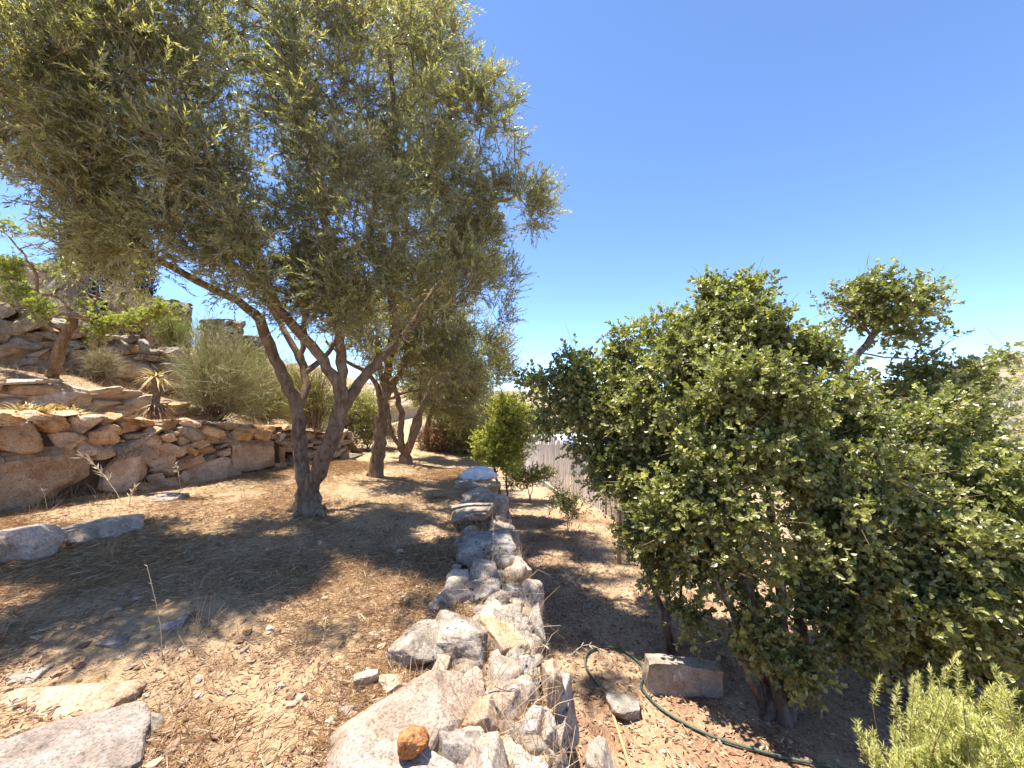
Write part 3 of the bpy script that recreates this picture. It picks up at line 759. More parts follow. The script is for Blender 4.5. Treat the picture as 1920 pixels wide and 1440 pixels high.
near_rocks = [
    (760, 1315, 245, 190, 'granite', 1, .03, .42, 0, 4), (862, 1168, 108, 100, 'lichen_rock', 2, .06, .3, .2, 4), (797, 1185, 84, 74, 'lichen_rock', 3, .03, .2, -.4, 3),
    (938, 1172, 50, 66, 'tan_rock', 4, .05, .2, .5, 3), (957, 1138, 52, 84, 'lichen_rock', 5, .06, .25, -.15, 3), (1002, 1148, 42, 140, 'lichen_rock', 6, .05, .3, .12, 3),
    (975, 1278, 60, 95, 'tan_rock', 7, .03, .25, .2, 3), (906, 1325, 60, 92, 'tan_rock', 8, .05, .25, -.2, 4), (952, 1302, 46, 50, 'granite', 9, .04, .2, .7, 3),
    (995, 1362, 62, 120, 'granite', 10, .02, .25, -.2, 4), (1028, 1345, 27, 170, 'granite', 11, .02, .4, .08, 3), (922, 1418, 92, 130, 'granite', 12, .04, .3, .4, 4),
    (852, 1392, 66, 120, 'granite', 13, .05, .3, -.3, 4), (775, 1425, 150, 105, 'tan_rock', 14, .02, .3, .1, 4), (1000, 1430, 66, 80, 'granite', 15, .03, .25, .3, 3),
    (905, 1002, 88, 78, 'lichen_rock', 17, .12, .34, .25, 4), (932, 1002, 40, 60, 'stone_grey', 18, .08, .3, 0, 3), (891, 950, 76, 26, 'stone_grey', 19, .1, .16, .1, 3),
    (912, 1062, 62, 56, 'lichen_rock', 20, .08, .28, -.3, 3), (970, 1052, 44, 52, 'tan_rock', 21, .05, .26, .3, 3), (893, 1098, 60, 56, 'lichen_rock', 22, .05, .25, .5, 3),
    (962, 1096, 44, 40, 'lichen_rock', 23, .05, .22, .1, 3), (1000, 1092, 34, 40, 'stone_grey', 24, .02, .25, -.4, 3), (892, 925, 52, 22, 'stone_grey', 25, .08, .2, .3, 3),
    (1035, 1246, 30, 46, 'tan_rock', 31, .0, .25, .2, 3), (1050, 1278, 46, 56, 'lichen_rock', 27, -.15, .3, .3, 3), (1052, 1322, 34, 70, 'lichen_rock', 28, -.2, .3, -.2, 3),
    (940, 1228, 60, 60, 'stone_grey', 32, .0, .22, .4, 3), (880, 1240, 70, 40, 'stone_grey', 33, .0, .2, -.2, 3), (985, 1230, 40, 50, 'lichen_rock', 34, .02, .22, .3, 3),
    (830, 1120, 44, 30, 'stone_grey', 35, .02, .15, .2, 3), (855, 1075, 40, 24, 'tan_rock', 36, .02, .14, .2, 3), (925, 1120, 36, 30, 'granite', 37, .02, .2, .9, 3),
    (935, 965, 30, 30, 'stone_grey', 38, .03, .25, 0, 3), (935, 930, 36, 26, 'stone_grey', 39, .03, .25, .2, 3), (870, 968, 30, 18, 'tan_rock', 40, .04, .14, .4, 3),
    (915, 905, 44, 18, 'tan_rock', 41, .05, .2, .1, 3), (880, 903, 46, 16, 'stone_grey', 42, .08, .2, .1, 3), (945, 1025, 30, 34, 'tan_rock', 43, .03, .25, .5, 3),
    (740, 1270, 44, 34, 'tan_rock', 44, .0, .1, .6, 3), (668, 1330, 60, 60, 'granite', 45, -.02, .2, .6, 3), (700, 1440, 110, 60, 'granite', 46, .0, .25, .2, 4),
    (885, 1275, 40, 40, 'tan_rock', 47, .02, .2, .6, 3), (830, 1235, 36, 30, 'tan_rock', 48, .03, .16, .3, 3), (955, 1360, 46, 60, 'granite', 49, .0, .2, .5, 3),
    (960, 1410, 40, 60, 'tan_rock', 50, .0, .2, .2, 3), (1040, 1420, 50, 60, 'granite', 51, -.05, .25, .2, 3), (885, 1440, 60, 50, 'granite', 52, .0, .25, .2, 3)]
for (px, py, w, h, m, sd, z, ht, yw, sub) in near_rocks:
    place_rock(px, py, w, h, m, sd + 200, EW, z + (.09 if w > 70 else .02), ht, yw, 0, 4, flat=.22 if w > 70 else .1)
rf = np.random.default_rng(106)
for k in range(150):                                   # small filler stones packed on the wall top
    y = 1.2 + 7.8 * rf.random() ** 1.3; x = float(edge_x(y)) - rf.uniform(.03, .62); s = rf.uniform(.05, .2)
    V, F = rock((s * rf.uniform(1, 1.7), s * rf.uniform(1, 1.7), s), 400 + k, 2, rf.uniform(0, 3))
    build('stone', V + np.array([x, y, rf.uniform(-.08, .01)]), F, M[['stone_grey', 'stone_grey', 'lichen_rock', 'tan_rock', 'granite'][k % 5]], EW, center=True)

# loose stones, each a thing of its own
loose = [
    (130, 1388, 235, 170, 'granite', 61, .10, .30, .3, 'big pale flat granite slab in the near corner of the terrace'),
    (95, 1298, 240, 66, 'tan_rock', 62, .08, .22, .1, 'long tan slab lying behind the big pale granite slab'),
    (22, 1255, 80, 54, 'tan_rock', 63, .09, .25, .2, 'blocky tan stone cut by the picture edge above the long slab'),
    (207, 1332, 72, 66, 'granite', 64, .03, .16, .8, 'small pointed pale stone against the long tan slab'),
    (242, 1385, 72, 76, 'stone_grey', 65, .03, .26, .5, 'grey brown wedge stone with a dark side beside the granite slab'),
    (66, 990, 58, 46, 'tan_rock', 66, .42, .32, -.1, 'rounded grey block stone in the straw near the retaining wall'),
    (2, 1002, 40, 50, 'tan_rock', 67, .42, .3, .1, 'pale block stone at the picture edge next to the rounded grey block'),
    (188, 978, 80, 34, 'stone_grey', 68, .30, .22, -.3, 'low wedge shaped grey boulder with a dark face on the straw'),
    (300, 932, 56, 12, 'granite', 69, .26, .12, .1, 'small flat whitish stone in the straw by the retaining wall'),
    (1172, 1315, 58, 42, 'stone_grey', 70, -.95, .14, .3, 'rounded grey stone beside the hose below the concrete block'),
    (1128, 1418, 46, 80, 'lichen_rock', 71, -.82, .3, .2, 'whitish broken stone at the foot of the terrace wall'),
    (690, 1262, 46, 26, 'tan_rock', 72, .03, .1, .5, 'small tan stone on the soil left of the granite boulder'),
    (215, 1205, 40, 20, 'granite', 73, .05, .08, .2, 'small pale stone lying in the shade of the nearest olive'),
    (325, 1170, 34, 14, 'granite', 74, .06, .06, .6, 'thin pale stone flake in the shaded straw'),
]
for (px, py, w, h, m, sd, z, ht, yw, lb) in loose:
    place_rock(px, py, w, h, m, sd + 300, None, z, ht, yw, 0, 4, name='loose_stone', label=lb, cat='stone', flat=.38 if sd < 65 else .1)
place_rock(775, 1374, 46, 40, 'clay', 91, None, .17, .12, .2, 0, 3, 8, 'clay_lump', label='rusty orange lump of crumbly clay on the granite boulder', cat='clay lump', rough=.14)
# white cloth-like plastic sack lying on the wall end
def sack():
    c = at_z(897, 893, .12)
    D, F = ICO[4]; V = D.copy()
    V[:, 2] = np.where(V[:, 2] < 0, V[:, 2] * .35, V[:, 2])
    V = V * (1 + .3 * fbm(D * 1.8, 5, 3)[:, None] - .34 * np.abs(fbm(D * np.array([3, 5, 4.]), 8, 4))[:, None]) * np.array([.36, .25, .2])
    t = NT('plastic_sack'); tc = t.n('TexCoord'); n = t.n('TexNoise', {'Vector': tc.outputs['Object'], 'Scale': 7., 'Detail': 5.})
    p = t.n('BsdfPrincipled', {'Base Color': t.ramp(n.outputs[0], [(.35, (.66, .72, .78)), (.6, (.86, .88, .90))]), 'Roughness': .3, 'Specular IOR Level': .5,
            'Normal': t.n('Bump', {'Height': n.outputs[0], 'Strength': .8, 'Distance': .05}).outputs[0]})
    tag(build('plastic_sack', V + c + np.array([0, .05, -.02]), F, t.done(p.outputs[0]), center=True), 'crumpled white plastic sack lying on the end of the edge wall', 'sack')
sack()

# ================================================================== RUINS ON THE HILLSIDE
r6 = np.random.default_rng(107)
def ruin(name, label, a, b, z0, zt0, zt1, seedsf, thick=.5, gap=.006, bulge=.02, cat='ruin'):
    L = math.hypot(b[0] - a[0], b[1] - a[1])
    dv = unit(np.array([b[1] - a[1], a[0] - b[0]])); e = np.array(b) - dv * thick
    return stone_wall(name, label, [a, b, e], lambda u: np.full_like(np.asarray(u, float), z0), lambda u: np.interp(u, [0, L, L + thick], [zt0, zt1, zt1]), seedsf,
                      ['masonry', 'masonry', 'stone_grey'], r6, gap=gap, bulge=bulge, depth=.06, core='mortar', lip=.03, back=thick, core_in=.004, cat=cat, rubble=False)
pA, pB = at_d(-60, 470, 9.0), at_d(112, 500, 8.6)
ruin('ruined_wall', 'tall mortared stone wall of a ruin at the upper edge of the hillside', pA[:2], pB[:2], 2.9, pA[2], pB[2], lambda L: course_seeds(L, 1., .12, .22, .25, .6, r6))
for (x0, x1, yt, D, lb) in ((266, 326, 562, 10.5, 'squat broad stone pillar beside the cypress'), (376, 430, 598, 11.5, 'square stone pillar rising above the broom bush'), (444, 480, 630, 12.5, 'small far stone pillar next to the yellow weeping bush')):
    a, b = at_d(x0, yt, D), at_d(x1, yt, D)
    ruin('stone_pillar', lb, a[:2], b[:2], a[2] - 1.3, a[2], b[2], lambda L: course_seeds(L, 1., .14, .24, .2, .4, r6), thick=.6, gap=.012, bulge=.05, cat='pillar')
def bar(a, b, rad, sides=8):
    a, b = np.array(a, float), np.array(b, float); s = Skel(); s.path([a, (a + b) / 2, b], rad, rad, step=5, wob=0); s.r = np.full(s.n, rad)
    V, F, _ = s.tubes(0, 9, sides); return V, [F]
hr = thing('handrail', at_d(200, 600, 9.3) - np.array([0, 0, .6]), 'sloping rusty iron handrail with two bars above the upper stone wall', 'handrail')
for (x0, y0, x1, y1) in ((100, 528, 300, 600), (100, 555, 300, 622)):
    V, F = bar(at_d(x0, y0, 8.9), at_d(x1, y1, 9.8), .025); build('rail', V, F, M['rust'], hr)
for (x, y0) in ((130, 540), (205, 566), (285, 595)):
    a = at_d(x, y0, 9.0 + (x - 100) / 240); V, F = bar(a, a - np.array([0, 0, .9]), .02); build('post', V, F, M['rust'], hr)

# ================================================================== THE OLIVE TREES
def airy(seed, thr, sc=1.9):  # gaps run along the sun direction, shaped to let light dapple the ground
    """thin a crown into leafy columns with open shafts between them"""
    return lambda A: fbm(np.c_[(A[:, 0] - sv.x / sv.z * A[:, 2]) * sc, (A[:, 1] - sv.y / sv.z * A[:, 2]) * sc * 1.5, 0 * A[:, 0] + seed], seed, 2) > thr
def pd(base):
    return lambda x, y, d=0.: at_d(x, y, base[1] + d)
r7 = np.random.default_rng(201)
b1 = UP(580, 962); q = pd(b1); s = Skel()
i0 = s.path([b1 + np.array([0, 0, -.15]), q(579, 945), q(578, 915)], .20, .14, step=.06, ok=False)
L1 = s.path([q(567, 880, .05), q(562, 830, .1), q(555, 770, .12), q(537, 715, .05), q(512, 660, 0.), q(494, 618, -.1), q(477, 585, -.2)], .098, .065, i0[-2], ok=False)
L2 = s.path([q(430, 555, -.4), q(370, 527, -.6), q(300, 488, -.85), q(255, 455, -1.0), q(190, 405, -1.25)], .055, .025, L1[-1])
k = s.near(q(555, 770, .12))
A1 = s.path([q(572, 735, .3), q(570, 700, .4)], .06, .05, k, ok=False)
A2 = s.path([q(556, 660, .45), q(535, 622, .5), q(500, 560, .6), q(460, 480, .7)], .05, .03, A1[-1])
A3 = s.path([q(568, 650, .5), q(575, 560, .6), q(580, 450, .7)], .045, .03, A1[-1])
A4 = s.path([q(598, 680, .6), q(628, 645, .9), q(660, 590, 1.0)], .045, .03, A1[-1])
R1 = s.path([q(596, 888, -.08), q(608, 862, -.14), q(626, 815, -.2), q(636, 770, -.2), q(642, 728, -.2)], .115, .09, i0[-1], ok=False)
R2 = s.path([q(617, 690, -.3), q(586, 648, -.42), q(558, 617, -.52), q(528, 588, -.62), q(480, 480, -.9), q(420, 350, -1.1), q(350, 220, -1.3)], .072, .025, R1[-1])
R3 = s.path([q(641, 680, -.2), q(637, 640, -.3), q(630, 520, -.5), q(600, 380, -.6), q(560, 230, -.6), q(520, 80, -.5)], .07, .022, R1[-1])
k = s.near(q(638, 765, -.2))
R4 = s.path([q(664, 730, -.05), q(692, 694, .05), q(722, 664, .1), q(745, 646, .1)], .078, .055, k, ok=False)
R5 = s.path([q(780, 600, .2), q(840, 500, .3), q(900, 400, .4), q(960, 370, .5)], .06, .025, R4[-1])
R6 = s.path([q(735, 540, 0.), q(742, 400, .1), q(740, 250, .2), q(730, 100, .2)], .06, .025, R4[-1])
# small roots at the foot
for (dx, dy) in ((-.34, -.05), (.28, -.12), (-.1, -.3), (.12, .26)):
    s.path([b1 + np.array([dx * .6, dy * .6, .06]), b1 + np.array([dx, dy, -.06])], .09, .03, i0[0], step=.06, ok=False)
def B(lst): return [tuple(at_d(x, y, D)) + (r,) for x, y, D, r in lst]
crown1 = B([(480, 140, 5.0, 1.75), (240, 190, 4.15, 1.2), (700, 190, 5.5, 1.65), (850, 330, 5.8, 1.05), (300, 370, 4.4, .85), (610, 420, 5.2, 1.05), (75, 70, 4.0, 1.08), (820, 480, 5.9, .8), (500, -60, 5.2, 1.3), (250, -20, 4.6, 1.0), (720, 20, 5.6, 1.2),
            (965, 390, 5.6, .48), (890, 230, 5.6, .62), (115, 270, 4.0, .6), (460, 470, 4.9, .65), (250, 430, 4.3, .5), (720, 560, 5.7, .65), (1020, 400, 5.6, .2), (905, 140, 5.6, .24), (560, 550, 4.9, .42), (640, 530, 4.8, .58),
            (180, 400, 4.2, .42), (-20, 180, 3.95, .85), (760, 630, 5.4, .38), (890, 470, 5.8, .48), (690, 600, 5.1, .33), (520, 450, 4.4, .55), (380, 420, 4.3, .5), (420, 300, 4.0, .6), (560, 300, 4.3, .6), (650, 350, 4.5, .6), (170, 465, 4.7, .42), (235, 510, 4.8, .34), (560, 520, 4.5, .42), (490, 535, 4.5, .33), (625, 585, 4.6, .28), (690, 520, 4.7, .45), (800, 560, 5.2, .45), (770, 610, 5.1, .33), (860, 510, 5.3, .45), (500, 470, 4.3, .42), (420, 490, 4.4, .3), (690, 440, 4.7, .5)])
plant('olive_tree', 'largest nearest olive tree with forked trunk and wide spreading crown', 'tree', s, crown1, r7, 5900, M['olive'], M['bark'], M['twig'], b1, r0=.0035, thick=.02,
      m=6, ln=(.16, .36), nl=18, LL=(.045, .075), LW=(.011, .018), ang=.7, kout=.6, kup=.55, kr=.6, droop=.18, gap=-.3, gs=1.5, seed=5, bare=2600, shell=3., tww=.0017, cull=airy(2, -.12), wexp=2.1)

r8 = np.random.default_rng(202)
b2 = UP(705, 893); q = pd(b2); s = Skel()
i0 = s.path([b2 + np.array([0, 0, -.15]), q(707, 870), q(711, 830), q(718, 780), q(722, 745)], .15, .105, step=.08, ok=False)
s.path([q(716, 780, .15), q(716, 730, .25), q(712, 690, .3), q(705, 640, .3)], .075, .04, i0[4], ok=True)
s.path([q(700, 712, -.1), q(676, 692, -.2), q(650, 678, -.25), q(610, 640, -.3)], .055, .025, i0[-2])
s.path([q(728, 700), q(735, 650, -.1), q(745, 560, -.2), q(760, 400, -.2), q(770, 200, 0), q(775, 60, .1)], .085, .03, i0[-1])
s.path([q(742, 715, -.1), q(765, 670, -.2), q(810, 620, -.2), q(870, 560, 0), q(920, 500, .1)], .065, .025, i0[-1])
s.path([q(750, 740, -.3), q(790, 730, -.4), q(840, 755, -.4), q(880, 760, -.4)], .03, .014, i0[-2])
for (dx, dy) in ((-.22, -.05), (.2, -.1)):
    s.path([b2 + np.array([dx * .6, dy * .6, .05]), b2 + np.array([dx, dy, -.05])], .07, .03, i0[0], step=.06, ok=False)
crown2 = B([(820, 590, 7.6, 1.2), (865, 500, 7.4, .8), (760, 560, 7.6, .9), (925, 590, 7.4, .42), (785, 340, 7.9, 1.2), (775, 90, 8.1, 1.1), (860, 690, 7.4, .72), (690, 600, 7.6, .7), (935, 530, 7.4, .42), (780, -60, 8.1, 1.1), (780, 670, 7.5, .55), (720, 660, 7.4, .5), (905, 660, 7.4, .48)])
plant('olive_tree', 'second olive tree in the row with a single slim trunk', 'tree', s, crown2, r8, 2000, M['olive'], M['bark'], M['twig'], b2, r0=.0035, thick=.02,
      m=6, ln=(.18, .38), nl=15, LL=(.05, .08), LW=(.012, .018), ang=.62, kout=.55, kup=.6, kr=.5, gap=-.3, gs=1.4, seed=6, bare=900, cull=airy(3, -.22), wexp=2.1)

r9 = np.random.default_rng(203)
b3 = UP(762, 868); q = pd(b3); s = Skel()
i0 = s.path([b3 + np.array([0, 0, -.15]), q(760, 855)], .2, .15, step=.08, ok=False)
s.path([q(751, 825), q(752, 775), q(742, 735), q(725, 690)], .09, .05, i0[-1])
s.path([q(768, 835, -.1), q(778, 795, -.1), q(795, 755, -.2), q(815, 700)], .095, .05, i0[-1])
s.path([q(736, 815, .1), q(729, 775, .2), q(715, 740, .3)], .06, .03, i0[-1])
s.path([q(780, 815, .2), q(790, 770, .3), q(785, 720, .3)], .07, .04, i0[-1])
crown3 = B([(840, 690, 10.8, 1.25), (900, 680, 10.8, .95), (940, 645, 10.8, .55), (890, 765, 10.8, .65), (760, 670, 10.6, .95), (820, 600, 10.8, 1.25), (850, 780, 10.8, .5), (800, 720, 10.6, .65), (930, 700, 10.8, .48)])
plant('olive_tree', 'third olive tree in the row with several stems splaying from one foot', 'tree', s, crown3, r9, 1300, M['olive'], M['bark'], M['twig'], b3, r0=.004, thick=.02,
      m=6, ln=(.2, .4), nl=13, LL=(.06, .09), LW=(.015, .022), ang=.62, kout=.55, kup=.5, kr=.5, gap=-.35, gs=1.3, seed=7, bare=500, cull=airy(4, -.22), wexp=2.1)
r10 = np.random.default_rng(204)
b4 = UP(800, 843); q = pd(b4); s = Skel()
i0 = s.path([b4 + np.array([0, 0, -.15]), q(800, 820), q(803, 790), q(815, 750)], .10, .07, step=.1)
crown4 = B([(860, 770, 13, 1.0), (845, 730, 13, 1.3), (895, 790, 13, .7), (820, 740, 13, .9), (870, 820, 12.8, .4)])
plant('olive_tree', 'last dark olive tree at the far end of the row', 'tree', s, crown4, r10, 420, M['olive'], M['bark'], M['twig'], b4, r0=.004, thick=.02,
      m=6, ln=(.2, .4), nl=12, LL=(.07, .1), LW=(.018, .026), ang=.62, gap=-.4, seed=8)

# ================================================================== THE SHRUBS ON THE RIGHT
SH = dict(kind='round', nl=8, LL=(.034, .060), LW=(.026, .042), ang=.95, kout=.5, kup=.35, kr=.75, ln=(.08, .2), droop=.15, flat=.3, tww=.0018)
r11 = np.random.default_rng(301)
g1 = LO(1452, 1335); q = pd(g1); s = Skel()
for (pts, ra) in (([(1440, 1250, 0), (1405, 1120, .15), (1380, 980, .35), (1340, 820, .6)], .06), ([(1470, 1240, .05), (1460, 1080, .2), (1440, 900, .4), (1400, 700, .7)], .055),
                  ([(1490, 1250, .1), (1510, 1100, .3), (1540, 950, .5), (1560, 800, .7)], .05), ([(1420, 1240, .2), (1350, 1100, .5), (1280, 980, .8), (1200, 850, 1.1)], .045),
                  ([(1500, 1260, 0), (1570, 1150, .1), (1640, 1050, .2)], .035), ([(1400, 1260, -.05), (1370, 1150, 0), (1330, 1050, .1)], .03)):
    f = g1 + np.array([r11.normal() * .09, r11.normal() * .09, -.1])
    s.path([f] + [q(*p) for p in pts], ra, ra * .4, step=.1, ok=True)
for i in range(s.n):
    if s.P[i, 2] < -.55: s.ok[i] = False
blobsA = B([(1320, 790, 4.0, .78), (1210, 770, 4.6, .6), (1450, 760, 4.0, .8), (1340, 960, 3.8, .7), (1520, 1020, 3.6, .72), (1250, 890, 4.3, .5), (1370, 650, 4.3, .5), (1365, 565, 4.3, .22),
            (1285, 665, 4.5, .38), (1490, 700, 4.1, .42), (1440, 1150, 3.5, .38), (1120, 720, 4.8, .32), (1140, 660, 4.8, .2), (1240, 620, 4.6, .2), (1410, 610, 4.3, .25), (1330, 545, 4.3, .12), (1405, 545, 4.3, .12),
            (1400, 880, 3.7, .6), (1480, 1230, 3.35, .18), (1560, 870, 3.9, .7), (1300, 690, 4.3, .45), (1440, 670, 4.2, .42), (1210, 690, 4.6, .36), (1520, 690, 4.2, .3), (1360, 740, 3.7, .45), (1165, 632, 4.7, .12), (1262, 596, 4.5, .12), (1455, 608, 4.2, .13), (1505, 640, 4.2, .12), (1195, 1000, 4.2, .12), (1140, 800, 4.6, .14), (1345, 528, 4.3, .1), (1415, 530, 4.3, .1), (1300, 610, 4.4, .14)])
plant('leafy_shrub', 'big dense dark green shrub with many stems beside the concrete block', 'shrub', s, blobsA, r11, 1750, M['shrub'], M['bark_dark'], M['twig'], g1, r0=.0028, thick=.014,
      m=8, gap=-.04, gs=2.9, seed=12, shell=3.2, bare=600, step=.12, wexp=2.15, **SH)
# arms reaching left over the fence
r12 = np.random.default_rng(302)
g2 = LO(1262, 1226); q = pd(g2); s = Skel()
i0 = s.path([g2 + np.array([0, 0, -.1]), q(1255, 1190), q(1248, 1160)], .045, .035, step=.08, ok=False)
s.path([q(1230, 1120, .1), q(1205, 1050, .2), q(1185, 980, .3), q(1165, 900, .4)], .025, .012, i0[-1])
s.path([q(1255, 1110, .05), q(1240, 1020, .15), q(1225, 940, .3), q(1190, 830, .5), q(1120, 790, .7), q(1060, 770, .8)], .028, .012, i0[-1])
s.path([q(1275, 1120, .0), q(1290, 1040, .1)], .02, .01, i0[-1])
blobsB = B([(1205, 990, 4.3, .22), (1240, 1060, 4.2, .25), (1290, 1030, 4.1, .3), (1150, 880, 4.5, .3), (1230, 930, 4.4, .35), (1110, 850, 4.7, .22), (1035, 780, 4.8, .2), (1000, 715, 4.8, .16), (1050, 720, 4.8, .22), (1090, 780, 4.7, .22), (1085, 690, 4.8, .22), (1300, 1150, 3.9, .16)])
plant('leafy_shrub', 'slender dark shrub with arms reaching in front of the reed fence', 'shrub', s, blobsB, r12, 330, M['shrub'], M['bark_dark'], M['twig'], g2, r0=.0028, thick=.012,
      m=7, gap=-.3, gs=2.2, seed=13, bare=60, step=.1, **SH)
r13 = np.random.default_rng(303)
g3 = LO(1690, 1300); q = pd(g3); s = Skel()
for (pts, ra) in (([(1690, 1200, .1), (1700, 1080, .3), (1720, 950, .5), (1740, 820, .7)], .05), ([(1640, 1190, .2), (1600, 1050, .5), (1600, 900, .7)], .045), ([(1760, 1200, 0), (1830, 1080, .2), (1890, 960, .4)], .045)):
    f = g3 + np.array([r13.normal() * .12, r13.normal() * .12, -.1]); s.path([f] + [q(*p) for p in pts], ra, ra * .4, step=.1)
for i in range(s.n):
    if s.P[i, 2] < -.5: s.ok[i] = False
blobsC = B([(1640, 860, 4.2, .75), (1760, 930, 4.0, .75), (1890, 1010, 3.8, .6), (1650, 1060, 3.6, .65), (1790, 1110, 3.5, .7), (1910, 1140, 3.4, .6), (1700, 1220, 3.3, .35), (1850, 1250, 3.2, .35), (1960, 1020, 3.7, .6), (1600, 1180, 3.4, .3), (1740, 800, 4.2, .45), (1830, 870, 4.1, .25), (1960, 1200, 3.2, .5), (1870, 960, 3.5, .36), (1720, 990, 3.4, .4)])
plant('leafy_shrub', 'wide dark shrub behind the yellow green needle bush', 'shrub', s, blobsC, r13, 1350, M['shrub'], M['bark_dark'], M['twig'], g3, r0=.0028, thick=.014,
      m=8, gap=-.08, gs=2.6, seed=14, shell=3.2, bare=300, step=.12, **SH)
r14 = np.random.default_rng(304)
g4 = LO(1500, 1230); q = pd(g4); s = Skel()
D4 = 4.6 - g4[1]
i0 = s.path([g4 + np.array([0, 0, -.1]), q(1510, 1000, .2), q(1535, 830, D4 - .1), q(1572, 725, D4), q(1612, 665, D4), q(1638, 632, D4)], .06, .035, step=.1, ok=False)
s.path([q(1600, 590, D4), q(1560, 570, D4)], .016, .006, i0[-1]); s.path([q(1680, 600, D4), q(1730, 580, D4), q(1780, 560, D4)], .018, .006, i0[-1]); s.path([q(1650, 570, D4), q(1640, 520, D4)], .014, .006, i0[-1])
k = s.near(q(1612, 665, D4)); s.path([q(1700, 672, D4 - .1), q(1760, 655, D4 - .1), q(1790, 635, D4)], .012, .005, k)
k = s.near(q(1545, 800, D4)); s.path([q(1640, 760, D4), q(1750, 730, D4), q(1840, 690, D4 - .1), q(1900, 670, D4 - .1)], .026, .008, k)
blobsD = B([(1600, 575, 4.6, .30), (1680, 570, 4.6, .34), (1750, 575, 4.6, .26), (1640, 535, 4.6, .18), (1780, 560, 4.6, .12), (1720, 530, 4.6, .15), (1775, 632, 4.6, .06), (1700, 640, 4.6, .16), (1650, 660, 4.6, .10), (1770, 712, 4.5, .25), (1840, 695, 4.5, .15), (1890, 670, 4.5, .08), (1855, 742, 4.5, .08), (1700, 720, 4.6, .22)])
plant('leaning_tree', 'small leaning tree with a bare pale trunk and flat topped crown above the shrubs', 'tree', s, blobsD, r14, 270, M['shrub'], M['bark'], M['twig'], g4, r0=.0026, thick=.013,
      m=4, gap=.02, gs=4., seed=15, shell=3., bare=130, step=.1, **SH)

# needle bush in the near corner
r15 = np.random.default_rng(305)
def needle_bush():
    c = at_d(1800, 1420, 1.75); c[2] = -1.0
    root = thing('needle_bush', c, 'bright yellow green needle leaved bush in the near corner', 'bush')
    n = 260
    top = []
    for px, py, D, sx, sz, m in ((1712, 1450, 1.75, .028, .04, 40), (1800, 1420, 1.72, .055, .06, 130), (1885, 1410, 1.68, .07, .06, 150), (1940, 1345, 1.66, .04, .06, 60), (1766, 1300, 1.74, .008, .03, 6), (1825, 1352, 1.72, .045, .03, 45), (1770, 1500, 1.7, .06, .05, 110), (1870, 1490, 1.6, .10, .06, 120)):
        p = at_d(px, py, D); top.append(p + r15.normal(size=(m, 3)) * np.array([sx, .14, sz]))
    E = np.vstack(top); n = len(E)
    bs = c + r15.normal(size=(n, 3)) * np.array([.12, .12, .02])
    d = unit(np.array([0, 0, 1.]) + (E - c) * np.array([.45, .45, 0]) + r15.normal(size=(n, 3)) * .18)
    L = r15.uniform(.12, .24, n); b = E - d * L[:, None]
    V1, F1, _ = lines(bs, b, .006, r15, mid=(bs + b) / 2 + r15.normal(size=(n, 3)) * .06 + (b - c) * np.array([.12, .12, 0]))
    V2, F2, _ = lines(b, E, .0022, r15)
    V, F, rr_ = join([(V1, F1, np.zeros(len(V1))), (V2, F2, np.zeros(len(V2)))])
    build('stems', V, F, M['twig'], root)
    nl = 120; t = np.linspace(0.02, 1, nl)[None, :] * np.ones((n, 1))
    x, y = perp(d, r15); phi = r15.uniform(0, 6.283, (n, nl)); lat = x[:, None] * np.cos(phi)[..., None] + y[:, None] * np.sin(phi)[..., None]
    al = (1.05 - .65 * t ** 3) + r15.normal(size=t.shape) * .2
    ld = d[:, None] * np.cos(al)[..., None] + lat * np.sin(al)[..., None]; nr = d[:, None] * np.sin(al)[..., None] - lat * np.cos(al)[..., None]
    pos = b[:, None] + d[:, None] * (L[:, None] * t)[..., None]
    N = n * nl
    V, F, k = leaf_mesh(pos.reshape(N, 3), unit(ld.reshape(N, 3)), unit(nr.reshape(N, 3)), r15.uniform(.018, .032, N), r15.uniform(.0022, .0036, N))
    build('foliage', V, F, M['needle'], root, smooth=False, attr={'rnd': np.repeat(np.clip(r15.random(N) * .6 + np.repeat(r15.random(n), nl) * .4, 0, 1), k)})
needle_bush()

# ================================================================== LOWER TERRACE OBJECTS
def box(c, sx, sy, sz, seed=0, cut=6, rough=.012, yaw=0., taper=0.):
    """a worn block: gridded box with noise"""
    g = np.linspace(-1, 1, cut); V = []; F = []
    for ax in range(3):
        for sg in (-1, 1):
            a, b = np.meshgrid(g, g, indexing='ij'); P = np.zeros((cut * cut, 3)); P[:, ax] = sg; P[:, (ax + 1) % 3] = a.ravel(); P[:, (ax + 2) % 3] = b.ravel()
            f = grid_faces(cut, cut) + len(V) * cut * cut
            V.append(P); F.append(f if sg > 0 else f[:, ::-1])
    V = np.vstack(V); l = np.max(np.abs(V), 1, keepdims=True)
    V = V * .94 + .06 * V / np.linalg.norm(V, axis=1, keepdims=True)
    V = V * np.array([sx, sy, sz]) / 2
    V[:, 2] += taper * V[:, 0]
    V = V + rough * np.stack([fbm(V * 6 + seed + k * 9, seed + k, 3) for k in range(3)], 1)
    cy_, sy_ = math.cos(yaw), math.sin(yaw)
    return V @ np.array([[cy_, sy_, 0], [-sy_, cy_, 0], [0, 0, 1]]) + c, np.vstack(F)
cb = LO(1288, 1308)
V, F = box(cb + np.array([.0, .08, .10]), .66, .14, .30, 3, 22, .03, -.06, -.07)
tag(build('concrete_block', V, F, M['concrete'], center=True), 'weathered concrete slab standing on edge beneath the big shrub', 'concrete block')
hp = [(1140, 1312), (1118, 1285), (1100, 1258), (1098, 1236), (1112, 1221), (1140, 1217), (1172, 1226), (1203, 1252), (1206, 1275), (1202, 1293), (1230, 1326), (1272, 1355), (1332, 1385), (1400, 1407), (1480, 1428), (1600, 1452), (1740, 1490)]
